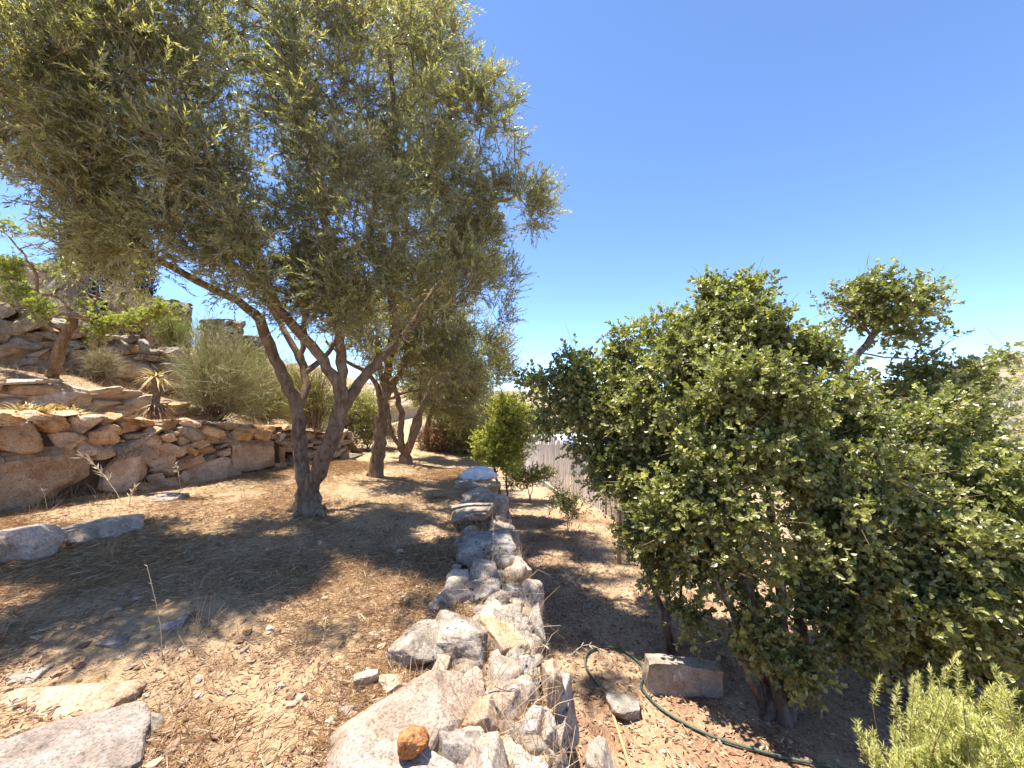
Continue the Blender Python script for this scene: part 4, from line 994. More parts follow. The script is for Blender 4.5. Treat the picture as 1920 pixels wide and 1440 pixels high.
pts = [LO(x, y) + np.array([0, 0, .022]) for x, y in hp]
V, F = tube_path(pts, .0105, 10, .05)
h = thing('garden_hose', pts[0], 'green garden hose looping across the lower ground past the concrete slab', 'hose')
build('hose_tube', V, F, M['hose'], h)
V, F = bar(pts[0] + np.array([-.01, .03, .0]), pts[0] + np.array([.012, -.04, .0]), .019, 12); build('connector', V, F, M['concrete'], h)
V, F = tube_path([LO(1140, 1316) + np.array([0, 0, .02]), LO(1158, 1375) + np.array([0, 0, .035]), LO(1190, 1475) + np.array([0, 0, .03])], .011, 8, .12)
tag(build('cane', V, F, M['cane'], center=True), 'straight tan cane lying on the ground in line with the hose end', 'cane')
pb = LO(1160, 1057); sk = Skel(); pt = at_d(1163, 958, pb[1] + .02)
sk.path([pb - np.array([0, 0, .1]), (pb + pt) / 2 + np.array([.01, 0, 0]), pt], .036, .030, step=.12, wob=.004); sk.r = sk.ru[:sk.n]
V, F, _ = sk.tubes(0, 9, 10, noise=.12); n0 = len(V)
tag(build('wooden_post', V, [F], M['wood'], center=True), 'thin wooden post standing on the sunlit straw in front of the reed fence', 'post')

# reed fence
r16 = np.random.default_rng(401)
fa, fb = LO(985, 900), LO(1235, 1030)
fr = thing('reed_fence', fa, 'pale reed screen fence with a horizontal rail across the lower terrace', 'fence')
FL = np.linalg.norm((fb - fa)[:2]); fd = (fb - fa) / FL; fd[2] = 0; fn = np.array([fd[1], -fd[0], 0])
if fn @ fa > 0: fn = -fn                              # towards the camera
topz = lambda u: interp(u / FL, [(0, -.15), (.14, .15), (.22, .33), (.45, .36), (1, .38)])
RT = [rock((1, 1, 1), 1, 1)]
reed_meshes = []
for k in range(6):
    rad = .011 + .001 * k; sk = Skel(); h_ = 1.0
    sk.path([np.array([0, 0, 0.]), np.array([r16.normal() * .012, r16.normal() * .012, .35]), np.array([r16.normal() * .02, r16.normal() * .02, .7]), np.array([r16.normal() * .02, r16.normal() * .02, 1.0])], rad, rad * .7, step=.3, wob=0)
    sk.r = sk.ru[:sk.n]; V, F, _ = sk.tubes(0, 9, 6); me = mesh('reed', V, [F]); me.materials.append(M['reed']); reed_meshes.append(me)
nre = int(FL / .0215)
for k in range(min(nre, 290)):
    u = FL * k / min(nre, 290) + r16.normal() * .004
    o = bpy.data.objects.new('reed', reed_meshes[k % 6]); COL.objects.link(o); o.parent = fr
    p = fa + fd * u; zb = float(low_z(np.array([p[0]]), np.array([p[1]]))[0]) - .05
    hgt = float(topz(u)) + r16.normal() * .05 - zb
    o.location = (p[0] - fa[0] + fn[0] * r16.normal() * .01, p[1] - fa[1] + fn[1] * r16.normal() * .01, zb - fa[2]); o.scale = (1, 1, hgt)
    lean = r16.normal() * .025 - max(0, .25 - u / FL) * 1.1 * (1 if u / FL > .05 else .6)
    ax = Vector((fd[0], fd[1], 0)).cross(Vector((0, 0, 1)))
    from mathutils import Matrix
    o.rotation_mode = 'QUATERNION'; o.rotation_quaternion = Matrix.Rotation(-lean, 3, ax).to_quaternion() @ Matrix.Rotation(r16.uniform(0, 6), 3, 'Z').to_quaternion()
V, F = bar(fa + fd * FL * .12 + fn * .035 + np.array([0, 0, .62 - 0.02]), fa + fd * FL * .98 + fn * .04 + np.array([0, 0, .62]), .017); build('rail', V, F, M['reed'], fr)
for u in (.3, .8):
    p = fa + fd * FL * u + fn * .03; zb = float(low_z(np.array([p[0]]), np.array([p[1]]))[0])
    V, F = bar((p[0], p[1], zb - .1), (p[0], p[1], zb + 1.15), .022); build('post', V, F, M['wood'], fr)

# white house, solar panel and far cottage
def cube(c, s):
    V = np.array([(x, y, z) for x in (-.5, .5) for y in (-.5, .5) for z in (-.5, .5)]) * np.array(s) + np.array(c)
    F = np.array([(0, 1, 3, 2), (4, 6, 7, 5), (0, 4, 5, 1), (2, 3, 7, 6), (0, 2, 6, 4), (1, 5, 7, 3)]); return V, F
hw = at_d(1060, 833, 21.)
hs = thing('white_house', (hw[0], hw[1], -4.2), 'flat roofed whitewashed house beyond the reed fence', 'house')
V, F = cube((hw[0] + 1.6, hw[1] + 3, hw[2] - 1.7), (6.8, 6, 3.2)); build('wall', V, F, M['white'], hs, smooth=False)
V, F = cube((hw[0] + 1.6, hw[1] + 3, hw[2] - .05), (6.96, 6.16, .1)); build('parapet', V, F, M['white'], hs, smooth=False)
sp = at_d(1066, 826, 20.4)
sr = thing('solar_panel', (sp[0], sp[1], hw[2]), 'tilted blue solar panel on the white house roof', 'solar panel')
t = NT('solar_glass'); sg = t.done(t.n('BsdfPrincipled', {'Base Color': (.10, .20, .42, 1), 'Roughness': .12, 'Specular IOR Level': .8}).outputs[0])
def slab(c, ex, ey, a, b, th):
    ex, ey = unit(ex), unit(ey); n = np.cross(ex, ey)
    V = np.array([c + ex * x * a / 2 + ey * y * b / 2 + n * z * th / 2 for x in (-1, 1) for y in (-1, 1) for z in (-1, 1)])
    return V, np.array([(0, 1, 3, 2), (4, 6, 7, 5), (0, 4, 5, 1), (2, 3, 7, 6), (0, 2, 6, 4), (1, 5, 7, 3)])
ex, ey = np.array([.93, -.36, 0]), np.array([.25, .65, .72])
V, F = slab(sp, ex, ey, .62, .86, .04); pf = build('frame', V, F, M['white'], sr, smooth=False)
V, F = slab(sp + np.cross(unit(ex), unit(ey)) * .024, ex, ey, .54, .78, .01); build('glass', V, F, sg, sr, smooth=False).parent = pf
for dx in (-.22, .22):
    p = sp + unit(ex) * dx + unit(ey) * .3; V, F = bar(p, (p[0], p[1], hw[2] - .05), .02); build('leg', V, F, M['rust'], sr)
fc = at_d(1082, 806, 70.)
ch = thing('far_cottage', (fc[0], fc[1], fc[2] - 2), 'tiny white cottage on the far slope seen through the shrub branches', 'cottage')
V, F = cube((fc[0], fc[1], fc[2] - .6), (3.4, 4, 2.4)); build('wall', V, F, M['white'], ch, smooth=False)
V, F = cube((fc[0] + .9, fc[1] - .3, fc[2] + .75), (1.5, 3, .5)); build('roof', V, F, M['white'], ch, smooth=False)

# ================================================================== SMALLER PLANTS
def simple_plant(name, label, cat, base, stems, blobs, ntip, leaf, r, twig='twig', **kw):
    s = Skel()
    for pts, ra in stems:
        s.path([np.array(base) + np.array([r.normal() * .03, r.normal() * .03, -.06])] + pts, ra, ra * .45, step=.08)
    return plant(name, label, cat, s, blobs, r, ntip, M[leaf], M['bark_dark'], M[twig], base, r0=.0025, thick=.014, **kw)
r17 = np.random.default_rng(501)
gb = np.array([-.08, 8.75, -1.05]); q = pd(gb)
simple_plant('lime_bush', 'bright lime green bush at the far end of the edge wall', 'bush', gb, [([q(925, 860), q(935, 800), q(950, 760)], .03), ([q(920, 850), q(905, 800)], .025), ([q(950, 860), q(970, 800)], .025)],
             B([(948, 775, gb[1], .40), (965, 800, gb[1], .35), (940, 820, gb[1], .40), (985, 775, gb[1], .2), (925, 850, gb[1], .35), (955, 860, gb[1], .34), (950, 755, gb[1], .2), (908, 830, gb[1], .2), (985, 825, gb[1], .25)]),
             470, 'lime', r17, kind='round', m=6, nl=8, LL=(.03, .055), LW=(.02, .035), ang=.9, ln=(.1, .22), kup=.5, kr=.6, gap=-.35, gs=1.8, bare=260, flat=.5)
gb = LO(993, 940); q = pd(gb)
simple_plant('young_tree', 'young tree with two thin dark stems in front of the reed fence', 'tree', gb, [([q(990, 915), q(985, 895)], .018), ([q(998, 915), q(1004, 895)], .016)],
             B([(985, 895, gb[1], .26), (1010, 892, gb[1], .26), (1030, 888, gb[1], .16), (965, 900, gb[1], .2)]), 110, 'shrub', r17, kind='round', m=6, nl=8, LL=(.03, .05), LW=(.02, .03), ang=.9, ln=(.1, .2), gap=-.4)
gb = LO(1065, 1000); q = pd(gb)
simple_plant('sapling', 'sparse leafy sapling standing alone on the lower terrace', 'sapling', gb, [([q(1064, 975), q(1060, 950)], .011), ([q(1072, 970), q(1078, 945)], .009)],
             B([(1055, 945, gb[1], .22), (1080, 950, gb[1], .18), (1045, 925, gb[1], .14), (1075, 965, gb[1], .16)]), 70, 'shrub', r17, kind='round', m=4, nl=7, LL=(.025, .045), LW=(.018, .028), ang=.9, ln=(.08, .18), gap=-.4, bare=40)
gb = LO(1150, 985); q = pd(gb)
simple_plant('pale_bush', 'thin pale grey green bush against the reed fence behind the post', 'bush', gb, [([q(1145, 940), q(1140, 900)], .012), ([q(1155, 940), q(1160, 900)], .01)],
             B([(1142, 900, gb[1], .22), (1155, 930, gb[1], .22), (1140, 870, gb[1], .15), (1165, 960, gb[1], .15)]), 80, 'olive', r17, m=5, nl=10, LL=(.03, .05), LW=(.008, .012), gap=-.4, bare=40)
# far bushes on the upper terrace
for (px, py, name, lb, leaf, bl, nt) in (
        (690, 838, 'grey_bush', 'grey green bush behind the slim olive trunk', 'olive', [(685, 800, 0, .55), (700, 770, 0, .6), (660, 765, 0, .6), (715, 810, 0, .4), (670, 820, 0, .4)], 330),
        (880, 850, 'green_bush', 'dark low bush under the last olive with a few bright leaves', 'shrub', [(880, 820, 0, .5), (860, 800, 0, .5), (905, 825, 0, .4), (895, 845, 0, .3)], 300),
        (835, 846, 'dry_hedge', 'brown dry twiggy hedge closing the end of the terrace', 'litter', [(810, 822, 0, .5), (840, 815, 0, .5), (830, 835, 0, .4), (860, 830, 0, .4)], 200)):
    gb = UP(px, py); q = pd(gb)
    simple_plant(name, lb, 'bush', gb, [([q(px, py - 20), q(px, py - 40)], .02), ([q(px - 12, py - 18), q(px - 22, py - 36)], .018), ([q(px + 12, py - 18), q(px + 20, py - 36)], .018)],
                 B([(x, y, gb[1] + d, r_) for x, y, d, r_ in bl]), nt, leaf, r17, m=6, nl=10, LL=(.05, .08), LW=(.014, .024), gap=-.4, ln=(.15, .3), bare=400 if 'hedge' in name else 60)

# hillside plants -------------------------------------------------------
r18 = np.random.default_rng(502)
def broom(name, label, base, blobs_px, D, nst, mat, spread=.55, ln=(.5, 1.), w=.003, droop=.0, sub=6, cat='bush', seed=0):
    r = np.random.default_rng(600 + seed)
    root = thing(name, base, label, cat)
    E, cen = blobs_sample(B([(x, y, D + d, rr_) for x, y, d, rr_ in blobs_px]), nst, r, 2.5, -.5)
    bs = base + r.normal(size=(nst, 3)) * np.array([.08, .08, .0]) - np.array([0, 0, .03])
    mid = (bs + E) / 2 + np.array([0, 0, .1]) * np.linalg.norm(E - bs, axis=1)[:, None] * (1 + droop) + r.normal(size=E.shape) * .06
    V1, F1, _ = lines(bs, E, w * 2., r, mid=mid)
    t = r.uniform(.35, 1., (nst, sub)); n = nst * sub
    P = ((1 - t) ** 2)[..., None] * bs[:, None] + (2 * t * (1 - t))[..., None] * mid[:, None] + (t * t)[..., None] * E[:, None]
    d = unit(unit(E - bs)[:, None] * .9 + r.normal(size=(nst, sub, 3)) * spread + np.array([0, 0, .15 - droop]))
    L = r.uniform(*ln, (nst, sub)) * .5
    P = P.reshape(n, 3); Q = P + (d * L[..., None]).reshape(n, 3)
    V2, F2, q2 = lines(P, Q, w, r, mid=(P + Q) / 2 + np.array([0, 0, droop * .3]) * L.reshape(n, 1))
    k = np.repeat(np.arange(n), 4); t2 = r.uniform(.3, 1, len(k))[:, None]; P3 = P[k] * (1 - t2) + Q[k] * t2
    Q3 = P3 + unit(unit(Q - P)[k] + r.normal(size=(len(k), 3)) * .5 - np.array([0, 0, droop])) * r.uniform(.06, .2, (len(k), 1))
    V3, F3, _ = lines(P3, Q3, w * .75, r)
    V, F, _ = join([(V2, F2, np.zeros(len(V2))), (V3, F3, np.zeros(len(V3)))])
    build('stems', V1, F1, M['twig'], root)
    rn = np.concatenate([np.repeat(r.random(n), q2), np.repeat(r.random(len(k)), 6)])
    build('sprays', V, F, M[mat], root, smooth=False, attr={'rnd': rn})
gb = HILL(398, 780, .7)
broom('broom_bush', 'wispy grey green broom bush on the terrace above the retaining wall', gb, [(420, 700, -.3, .55), (380, 660, 0, .5), (470, 720, -.2, .45), (350, 700, 0, .35), (450, 650, 0, .45), (490, 760, -.2, .3), (400, 620, .2, .35), (340, 640, .2, .25), (520, 700, -.2, .3), (330, 720, -.1, .25)], gb[1], 230, 'broom', w=.003, sub=7, spread=.7)
gb = HILL(490, 760, 1.1)
broom('weeping_bush', 'yellow green weeping bush beside the left stem of the nearest olive', gb, [(490, 720, .3, .5), (480, 685, .5, .4), (520, 700, .5, .5), (455, 700, .5, .35), (530, 760, .4, .35)], gb[1], 150, 'weeping', droop=.55, w=.004, sub=7, seed=1)
gb = HILL(590, 770, 1.0)
broom('weeping_bush', 'yellow green weeping bush seen between the two olive stems', gb, [(580, 730, .5, .55), (600, 700, .6, .5), (560, 690, .6, .5), (620, 750, .5, .4), (550, 760, .5, .4)], gb[1], 150, 'weeping', droop=.55, w=.0045, sub=7, seed=2)
gb = HILL(185, 700, 2.05)
broom('spurge_bush', 'rounded pale dry spurge bush against the dark upper wall', gb, [(190, 672, -.1, .2), (205, 690, -.1, .16), (175, 690, -.1, .16)], gb[1], 80, 'pale', ln=(.12, .3), w=.0035, sub=6, seed=3)
gb = HILL(640, 800, .9)
broom('broom_bush', 'dim olive coloured broom behind the right stem of the nearest olive', gb, [(640, 770, .5, .5), (660, 740, .8, .6), (610, 780, .4, .4)], gb[1] + .5, 120, 'broom', w=.004, sub=6, seed=4)
for k, (px, py, s_, bl, mt, lb) in enumerate(((250, 640, 2.6, [(245, 560, .3, .35), (215, 540, .4, .3), (280, 580, .4, .3)], 'pale', 'beige twiggy dry bush above the dark upper wall near the handrail'),
        (330, 640, 2.5, [(325, 600, .2, .3), (345, 620, .2, .3), (300, 610, .2, .25)], 'rosette', 'yellow green leafy scrub crowning the end of the dark upper wall'),
        (405, 660, 2.7, [(400, 635, .3, .35), (425, 650, .3, .3), (385, 650, .3, .3)], 'pale', 'dry beige scrub in front of the square stone pillar'),
        (460, 690, 2.6, [(460, 660, .3, .35), (480, 680, .3, .3)], 'weeping', 'yellow dry scrub below the small far pillar'),
        (60, 640, 2.7, [(60, 560, .2, .3), (100, 580, .2, .25), (20, 555, .2, .3)], 'pale', 'beige dry scrub at the foot of the tall ruined wall'))):
    gb = HILL(px, py, s_)
    broom('hillside_scrub', lb, gb, bl, gb[1], 90, mt, ln=(.2, .5), w=.004, sub=6, seed=20 + k, spread=.8)
# hillside dry tree with flat pads of rosettes
hb = HILL(98, 690, 1.9); q = pd(hb); s = Skel(); dd = -.35
i0 = s.path([hb - np.array([0, 0, .1]), q(108, 660, dd), q(128, 620, dd), q(142, 590, dd)], .085, .06, step=.07, wob=.01, ok=False)
a = s.path([q(165, 600, dd), q(178, 575, dd), q(150, 545, dd), q(135, 510, dd)], .04, .015, i0[-1])
s.path([q(200, 610, dd), q(250, 605, dd), q(300, 592, dd), q(325, 578, dd)], .025, .01, a[3]); s.path([q(110, 560, dd), q(70, 545, dd), q(30, 525, dd), q(-20, 510, dd)], .03, .01, i0[-1])
s.path([q(100, 590, dd), q(80, 590, dd)], .02, .008, i0[-1]); s.path([q(185, 540, dd), q(182, 510, dd), q(180, 485, dd)], .02, .006, a[3])
s.path([q(60, 500, dd - .2), q(36, 468, dd - .2), q(10, 440, dd - .2), q(-20, 425, dd - .2)], .02, .008, s.near(q(70, 545, dd))); s.path([q(60, 462, dd - .2), q(110, 440, dd - .2)], .012, .005, s.near(q(36, 468, dd - .2)))
D_ = hb[1] + dd
plant('rosette_tree', 'gnarled small tree with flat pads of pale green leaf rosettes on the hillside', 'tree', s,
      [tuple(at_d(x, y, D_)) + (rr_,) for x, y, rr_ in ((40, 548, .17), (20, 530, .15), (70, 580, .14), (88, 598, .08), (135, 502, .13), (100, 512, .08), (170, 575, .1), (140, 610, .09), (200, 610, .15), (185, 625, .12), (240, 605, .1), (285, 595, .14), (315, 580, .14), (20, 500, .16), (60, 440, .08), (100, 430, .08), (15, 425, .1))],
      np.random.default_rng(503), 230, M['rosette'], M['bark'], M['twig'], hb, r0=.003, thick=.012, kind='round', m=5, nl=9, LL=(.03, .05), LW=(.012, .018), ang=1.15, ln=(.03, .07), kup=.9, kr=.4, t0=.6, bare=320, step=.06, gap=-.6)
# aloes
def aloe(name, label, base, n, ln, w, up, seed, trunk=0., skirt=0, tw=.07):
    r = np.random.default_rng(seed); root = thing(name, base, label, 'aloe')
    top = np.array(base) + np.array([0, 0, trunk])
    if trunk:
        s = Skel(); s.path([np.array(base) - [0, 0, .1], np.array(base) + [.01, 0, trunk * .5], top], tw, tw * .85, step=.08, wob=.006); s.r = s.ru[:s.n]
        V, F, _ = s.tubes(0, 9, 12, noise=.4); build('trunk', V, F, M['bark'], root)
    def leaves(m, c, el0, el1, L0, L1, mat, nm, dr):
        az = r.uniform(0, 6.283, m); el = r.uniform(el0, el1, m); L = r.uniform(L0, L1, m)
        d = np.stack([np.cos(az) * np.cos(el), np.sin(az) * np.cos(el), np.sin(el)], 1); sd = np.stack([-np.sin(az), np.cos(az), 0 * az], 1); nn = np.cross(sd, d)
        K = 7; ts_ = np.linspace(0, 1, K); Vs = []
        for t_ in ts_:
            p = c + d * (L * t_)[:, None] + np.array([0, 0, -1.]) * (dr * L * t_ * t_)[:, None] + (r.normal(size=(m, 3)) * .006)
            ww = w * (1 - t_ ** 1.6) * r.uniform(.8, 1.2, m) + .002
            Vs += [p + sd * ww[:, None] + nn * (ww * .5)[:, None], p - nn * (ww * .25)[:, None], p - sd * ww[:, None] + nn * (ww * .5)[:, None]]
        V = np.stack(Vs, 1).reshape(-1, 3); i = np.arange(m)[:, None] * (3 * K); F = []
        for k in range(K - 1):
            for j in (0, 1): F.append(i + np.array([[k * 3 + j, k * 3 + j + 1, k * 3 + j + 4, k * 3 + j + 3]]))
        build(nm, V, np.vstack(F), M[mat], root, attr={'rnd': np.repeat(r.random(m), 3 * K)})
    leaves(n, top, up[0], up[1], ln[0], ln[1], 'aloe', 'leaves', .45)
    if skirt: leaves(skirt, np.array(base) + [0, 0, .28], -.5, .5, .12, .3, 'litter', 'dry_skirt', .8)
    return root
ab = HILL(290, 775, .45)
aloe('tree_aloe', 'tall aloe with a shaggy trunk and yellow arching leaves above the retaining wall', ab, 46, (.2, .42), .008, (-.3, 1.0), 71, trunk=.72, skirt=130, tw=.055)
for k, (px, s_) in enumerate(((45, .3), (75, .25), (105, .3), (132, .28))):
    aloe('aloe_clump', ['orange tinged low aloe nearest the picture edge on the wall top', 'second low orange aloe from the picture edge on the wall top', 'third low orange aloe from the picture edge on the wall top', 'low orange aloe closest to the tall aloe on the wall top'][k],
         HILL(px, 760, s_), 75, (.2, .38), .011, (.2, 1.4), 80 + k)
# cypress
cb_ = at_d(200, 600, 12.5); cb_[2] = 3.2
def cypress():
    r = np.random.default_rng(510); root = thing('cypress_tree', cb_, 'tall dark cypress hidden behind the olive foliage', 'tree')
    s = Skel(); s.path([cb_ - np.array([0, 0, .2]), cb_ + np.array([0, 0, 3.]), cb_ + np.array([0, 0, 6.5])], .16, .03, step=.3); s.r = s.ru[:s.n]
    V, F, _ = s.tubes(0, 9, 10); build('trunk', V, F, M['bark_dark'], root)
    n = 5200; h = r.random(n) ** .9; prof = np.interp(h, [0, .08, .3, .7, 1], [.5, .95, 1.1, .75, .08]); az = r.uniform(0, 6.283, n); rad = prof * r.random(n) ** .3
    P = cb_ + np.stack([np.cos(az) * rad, np.sin(az) * rad, .15 + h * 6.3], 1)
    cen = P.copy(); cen[:, :2] = cb_[:2]; cen[:, 2] -= .9
    V, F, rn, b, e = shoots(P, cen, r, 3, (.12, .26), 8, (.04, .08), (.02, .03), .5, 1, .8, .25)
    build('crown', V, F, M['cypress'], root, smooth=False, attr={'rnd': rn})
cypress()

# ================================================================== LITTER, STRAW, PEBBLES
r19 = np.random.default_rng(700)
def scatter_up(n, y0, y1, power=1.0, drift=0.):
    y = y0 + (y1 - y0) * r19.random(n) ** power; x0, x1 = wall_x(y), edge_x(y) - .05
    lim = np.maximum(x0, -1.36 * y - .6)
    x = lim + (x1 - lim) * r19.random(n)
    if drift:
        keep = fbm(np.c_[x * drift, y * drift, 0 * x], 61, 3) + r19.normal(size=n) * .18 > -.05
        x, y = x[keep], y[keep]
    return x, y
def straw(n, x, y, zf, L, W, tilt, mat, name, label, lift=.004, kind='lance', curl=0.):
    z = zf(x, y); az = r19.uniform(0, 6.283, n) * .5 + r19.normal(.4, .9, n)
    el = np.abs(r19.normal(0, tilt, n)); d = np.stack([np.cos(az) * np.cos(el), np.sin(az) * np.cos(el), np.sin(el)], 1)
    nr = unit(np.array([0, 0, 1.]) + r19.normal(size=(n, 3)) * .35)
    V, F, k = leaf_mesh(np.stack([x, y, z + lift + r19.random(n) * .012], 1), d, nr, r19.uniform(*L, n), r19.uniform(*W, n), kind)
    o = build(name, V, F, M[mat], smooth=False, attr={'rnd': np.repeat(r19.random(n), k)}); tag(o, label, 'litter', kind='stuff')
n = 150000; x, y = scatter_up(n, .9, 9.5, 1.5, .8); k = (x < edge_x(y) - .5) | (y > 4) | (r19.random(n if False else len(x)) < .25); x, y = x[k], y[k]; n = len(x)
straw(n, x, y, up_z, (.05, .17), (.002, .0045), .16, 'straw', 'straw_litter', 'dry straw covering the upper terrace')
n = 44000; x, y = scatter_up(n, .9, 6.5, 1.4, 1.7); k = (x < edge_x(y) - .5) | (r19.random(len(x)) < .25); x, y = x[k], y[k]; n = len(x)
straw(n, x, y, up_z, (.025, .06), (.005, .011), .25, 'litter', 'fallen_leaves', 'fallen dry olive leaves on the upper terrace')
n = 16000; y = r19.uniform(1.6, 9.5, n); x = edge_x(y) + .1 + r19.random(n) * 4.2
straw(n, x, y, low_z, (.03, .07), (.008, .018), .2, 'litter', 'fallen_leaves', 'fallen leaves and chips on the lower terrace')
def pebbles(n, x, y, zf, s0, s1, name, label):
    D, F = ICO[1]; s = s0 * (s1 / s0) ** (r19.random(n) ** 2.5)
    P = D[None] * (1 + .25 * r19.normal(size=(n, len(D), 1))) * (s[:, None, None]) * r19.uniform(.6, 1.2, (n, 1, 3)) * np.array([1, 1, .6])
    V = P + np.stack([x, y, zf(x, y) + s * .15], 1)[:, None]
    Fa = (np.arange(n)[:, None, None] * len(D) + F[None]).reshape(-1, 3)
    tag(build(name, V.reshape(-1, 3), Fa, M['pebble'], smooth=False, attr={'rnd': np.repeat(r19.random(n), len(D))}), label, 'gravel', kind='stuff')
n = 2600; x, y = scatter_up(n, .9, 5.5, 1.3); pebbles(n, x, y, up_z, .006, .035, 'pebbles', 'small pebbles among the straw of the upper terrace')
y = r19.uniform(2.2, 3.6, 900); x = r19.uniform(-1.0, -.25, 900); pebbles(900, x, y, up_z, .008, .03, 'pebbles', 'pebbles beside the stones of the edge wall')
n = 2200; y = r19.uniform(1.6, 7, n); x = edge_x(y) + .1 + r19.random(n) * 3.5; pebbles(n, x, y, low_z, .006, .03, 'pebbles', 'pebbles on the red soil of the lower terrace')

def grass_tufts():
    # upright dry grass: many fine stalks along the wall and in tufts under the trees
    n = 2600; c = []
    for _ in range(190):
        if r19.random() < .5:
            y = r19.uniform(1.6, 8.5); x = float(edge_x(y)) - abs(r19.normal(.25, .25))
        else:
            xx, yy = scatter_up(1, 2., 9., 1.); x, y = float(xx[0]), float(yy[0])
        c += [(x + r19.normal() * .05, y + r19.normal() * .05) for _ in range(r19.integers(5, 22))]
    for _ in range(60):
        y = r19.uniform(3, 8.2); x = float(wall_x(y)) + r19.uniform(.05, .3); c += [(x + r19.normal() * .04, y + r19.normal() * .04) for _ in range(8)]
    c = np.array(c); n = len(c); z = up_z(c[:, 0], c[:, 1]); b = np.c_[c, z]
    d = unit(np.array([0, 0, 1.]) + r19.normal(size=(n, 3)) * np.array([.35, .35, .05])); L = r19.uniform(.06, .30, n)
    e = b + d * L[:, None] + np.array([0, 0, -.25]) * (L * r19.random(n))[:, None] + r19.normal(size=(n, 3)) * .03
    V, F, q_ = lines(b, e, .0013, r19, mid=(b + e) / 2 + np.array([0, 0, .03]))
    tag(build('dry_grass', V, F, M['straw'], smooth=False, attr={'rnd': np.repeat(.3 + .7 * r19.random(n), q_)}), 'fine dry grass stalks standing in tufts', 'grass', kind='stuff')
    n = 700; y = 1.5 + 6.5 * r19.random(n) ** 1.1; y = np.round(y * 3.1) / 3.1 + r19.normal(size=n) * .07; x = edge_x(y) - np.abs(r19.normal(.22, .16, n)); b = np.c_[x, y, np.full(n, .0)]
    d = unit(np.array([0, 0, 1.]) + r19.normal(size=(n, 3)) * np.array([.6, .6, .1])); L = r19.uniform(.1, .34, n)
    e = b + d * L[:, None] - np.array([0, 0, .5]) * (L * r19.random(n))[:, None]
    V, F, q_ = lines(b, e, .0013, r19, mid=(b + e) / 2 + np.array([0, 0, .06]) + r19.normal(size=(n, 3)) * .02)
    tag(build('dry_grass', V, F, M['straw'], smooth=False, attr={'rnd': np.repeat(.3 + .7 * r19.random(n), q_)}), 'fine arching dry grass growing out of the edge wall', 'grass', kind='stuff')
    # dry grass on the hillside steps
    n = 15000; y = r19.uniform(.8, 9, n); s_ = r19.uniform(.02, 4.2, n) ** 1.1; X_, Y_ = hill_pt(s_, y); b = np.c_[X_, Y_, hill_z(s_, y)]
    e = b + unit(np.array([0, 0, .8]) + r19.normal(size=(n, 3)) * .7) * r19.uniform(.04, .22, (n, 1))
    V, F, q_ = lines(b, e, .002, r19, mid=(b + e) / 2 + r19.normal(size=(n, 3)) * .02)
    tag(build('dry_grass', V, F, M['straw'], smooth=False, attr={'rnd': np.repeat(r19.random(n), q_)}), 'dry grass on the steps of the hillside', 'grass', kind='stuff')
grass_tufts()

def oat(px, py, tops, label, seed, f=UP, nspk=9, sl=.035, w=.0022, z=None):
    """a dry oat stalk: root seen at (px,py), stem through the picture points, spikelets along the last third"""
    r = np.random.default_rng(seed); b = f(px, py) if z is None else at_z(px, py, z); q = pd(b)
    root = thing('oat_stalk', b, label, 'dry grass', 'dry oat stalks')
    pts = [b - np.array([0, 0, .02])] + [q(x, y, r.normal() * .02) for x, y in tops]
    s = Skel(); s.path(pts, w, w * .6, step=.02, wob=.001); s.r = s.ru[:s.n]; V, F, _ = s.tubes(0, 1, 5)
    build('stem', V, F, M['oat'], root, attr={'rnd': np.full(len(V), .2)})
    P = s.P[:s.n]; k = np.linspace(int(s.n * .5), s.n - 1, nspk).astype(int); tg = unit(P[k] - P[k - 1])
    m = 3; pb_ = np.repeat(P[k], m, 0); dd_ = unit(np.repeat(tg, m, 0) * .75 + r.normal(size=(nspk * m, 3)) * .45)
    V, F, kk = leaf_mesh(pb_, dd_, unit(r.normal(size=dd_.shape)), r.uniform(sl * .7, sl * 1.3, len(pb_)), sl * .16)
    V2, F2, k2 = leaf_mesh(pb_, dd_, np.cross(dd_, unit(r.normal(size=dd_.shape))), r.uniform(sl * .7, sl * 1.2, len(pb_)), sl * .18)
    V, F, _ = join([(V, F, np.zeros(len(V))), (V2, F2, np.zeros(len(V2)))])
    build('spikelets', V, F, M['oat'], root, smooth=False, attr={'rnd': r.random(len(V))})['kind'] = 'stuff'
oat(232, 948, [(222, 930), (205, 905), (185, 880), (160, 858)], 'whitish oat stalk leaning towards the retaining wall by the wedge boulder', 1, sl=.12, nspk=7, w=.004)
oat(242, 950, [(246, 930), (252, 915)], 'short whitish oat stalk beside the wedge boulder', 2, sl=.10, nspk=3, w=.004)
oat(606, 1265, [(606, 1220), (609, 1175), (611, 1160)], 'upright oat stalk with one white nodding head in the middle of the terrace', 3, sl=.03, nspk=5, w=.002)
oat(640, 1290, [(650, 1200), (655, 1140), (640, 1080)], 'tall thin bare oat stalk right of the white nodding head', 4, sl=.015, nspk=4, w=.0018)
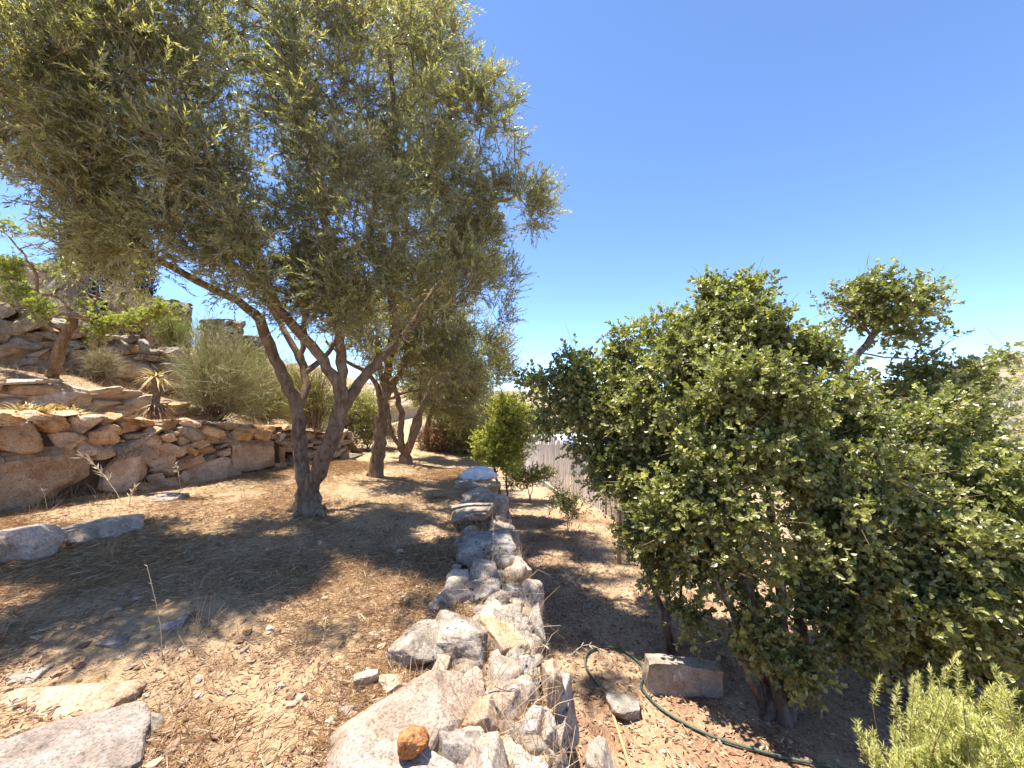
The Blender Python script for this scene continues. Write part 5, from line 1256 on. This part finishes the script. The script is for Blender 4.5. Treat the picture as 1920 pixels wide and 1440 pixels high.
oat(305, 1230, [(300, 1170), (290, 1120), (276, 1062)], 'tall forked straw stalk in the shaded straw on the open terrace', 5, sl=.02, nspk=4, w=.0028)
oat(792, 1255, [(795, 1225), (800, 1200), (808, 1190)], 'drooping oat stalk with white spikelets above the granite boulder', 6, z=.05, sl=.035, nspk=5, w=.0018)
oat(915, 1290, [(945, 1240), (980, 1200), (1002, 1165)], 'slanting bundle of oat stalk over the edge wall', 7, z=.08, sl=.03, nspk=8, w=.003)
oat(925, 1285, [(955, 1245), (990, 1220), (1022, 1210)], 'low oat stalk reaching right over the edge wall', 8, z=.08, sl=.03, nspk=6, w=.0022)
oat(960, 1330, [(1040, 1260), (1095, 1210), (1140, 1225)], 'long arching oat stalk hanging over the lower terrace', 9, z=.05, sl=.03, nspk=8, w=.0018)
oat(920, 1150, [(922, 1080), (925, 1010), (922, 950)], 'tallest upright straw stalk in the middle of the edge wall', 10, z=.05, sl=.02, nspk=5, w=.002)
oat(340, 920, [(335, 890), (330, 870)], 'wispy oat stalk against the small stones of the retaining wall', 11, sl=.06, nspk=6, w=.003)
oat(90, 958, [(80, 920), (60, 900), (48, 895)], 'thin bent oat stalk in front of the largest wall boulder', 12, sl=.05, nspk=5, w=.003)

# scrub on the far hills: uncountable low bushes
def scrub():
    r = np.random.default_rng(800); n = 2600
    d = 30 * (260 / 30) ** r.random(n); a = np.arctan(r.uniform(-.15, 1.5, n)); x, y = d * np.sin(a), d * np.cos(a); z = far_z(x, y)
    s = r.uniform(.3, 1.1, n) * (1 + d / 300)
    m = 26; P = np.repeat(np.stack([x, y, z], 1), m, 0); S = np.repeat(s, m)[:, None]
    o = unit(r.normal(size=(n * m, 3))); o[:, 2] = np.abs(o[:, 2]) * .7
    b = P + o * S * .6; dd_ = unit(o + r.normal(size=o.shape) * .6)
    V, F, k = leaf_mesh(b, dd_, unit(r.normal(size=o.shape)), S * .55, S * .4, 'lance')
    tag(build('hill_scrub', V, F, M['olive'], smooth=False, attr={'rnd': np.repeat(r.random(n * m) * .8, k)}), 'low scrub dotted over the far hills', 'scrub', kind='stuff')
scrub()
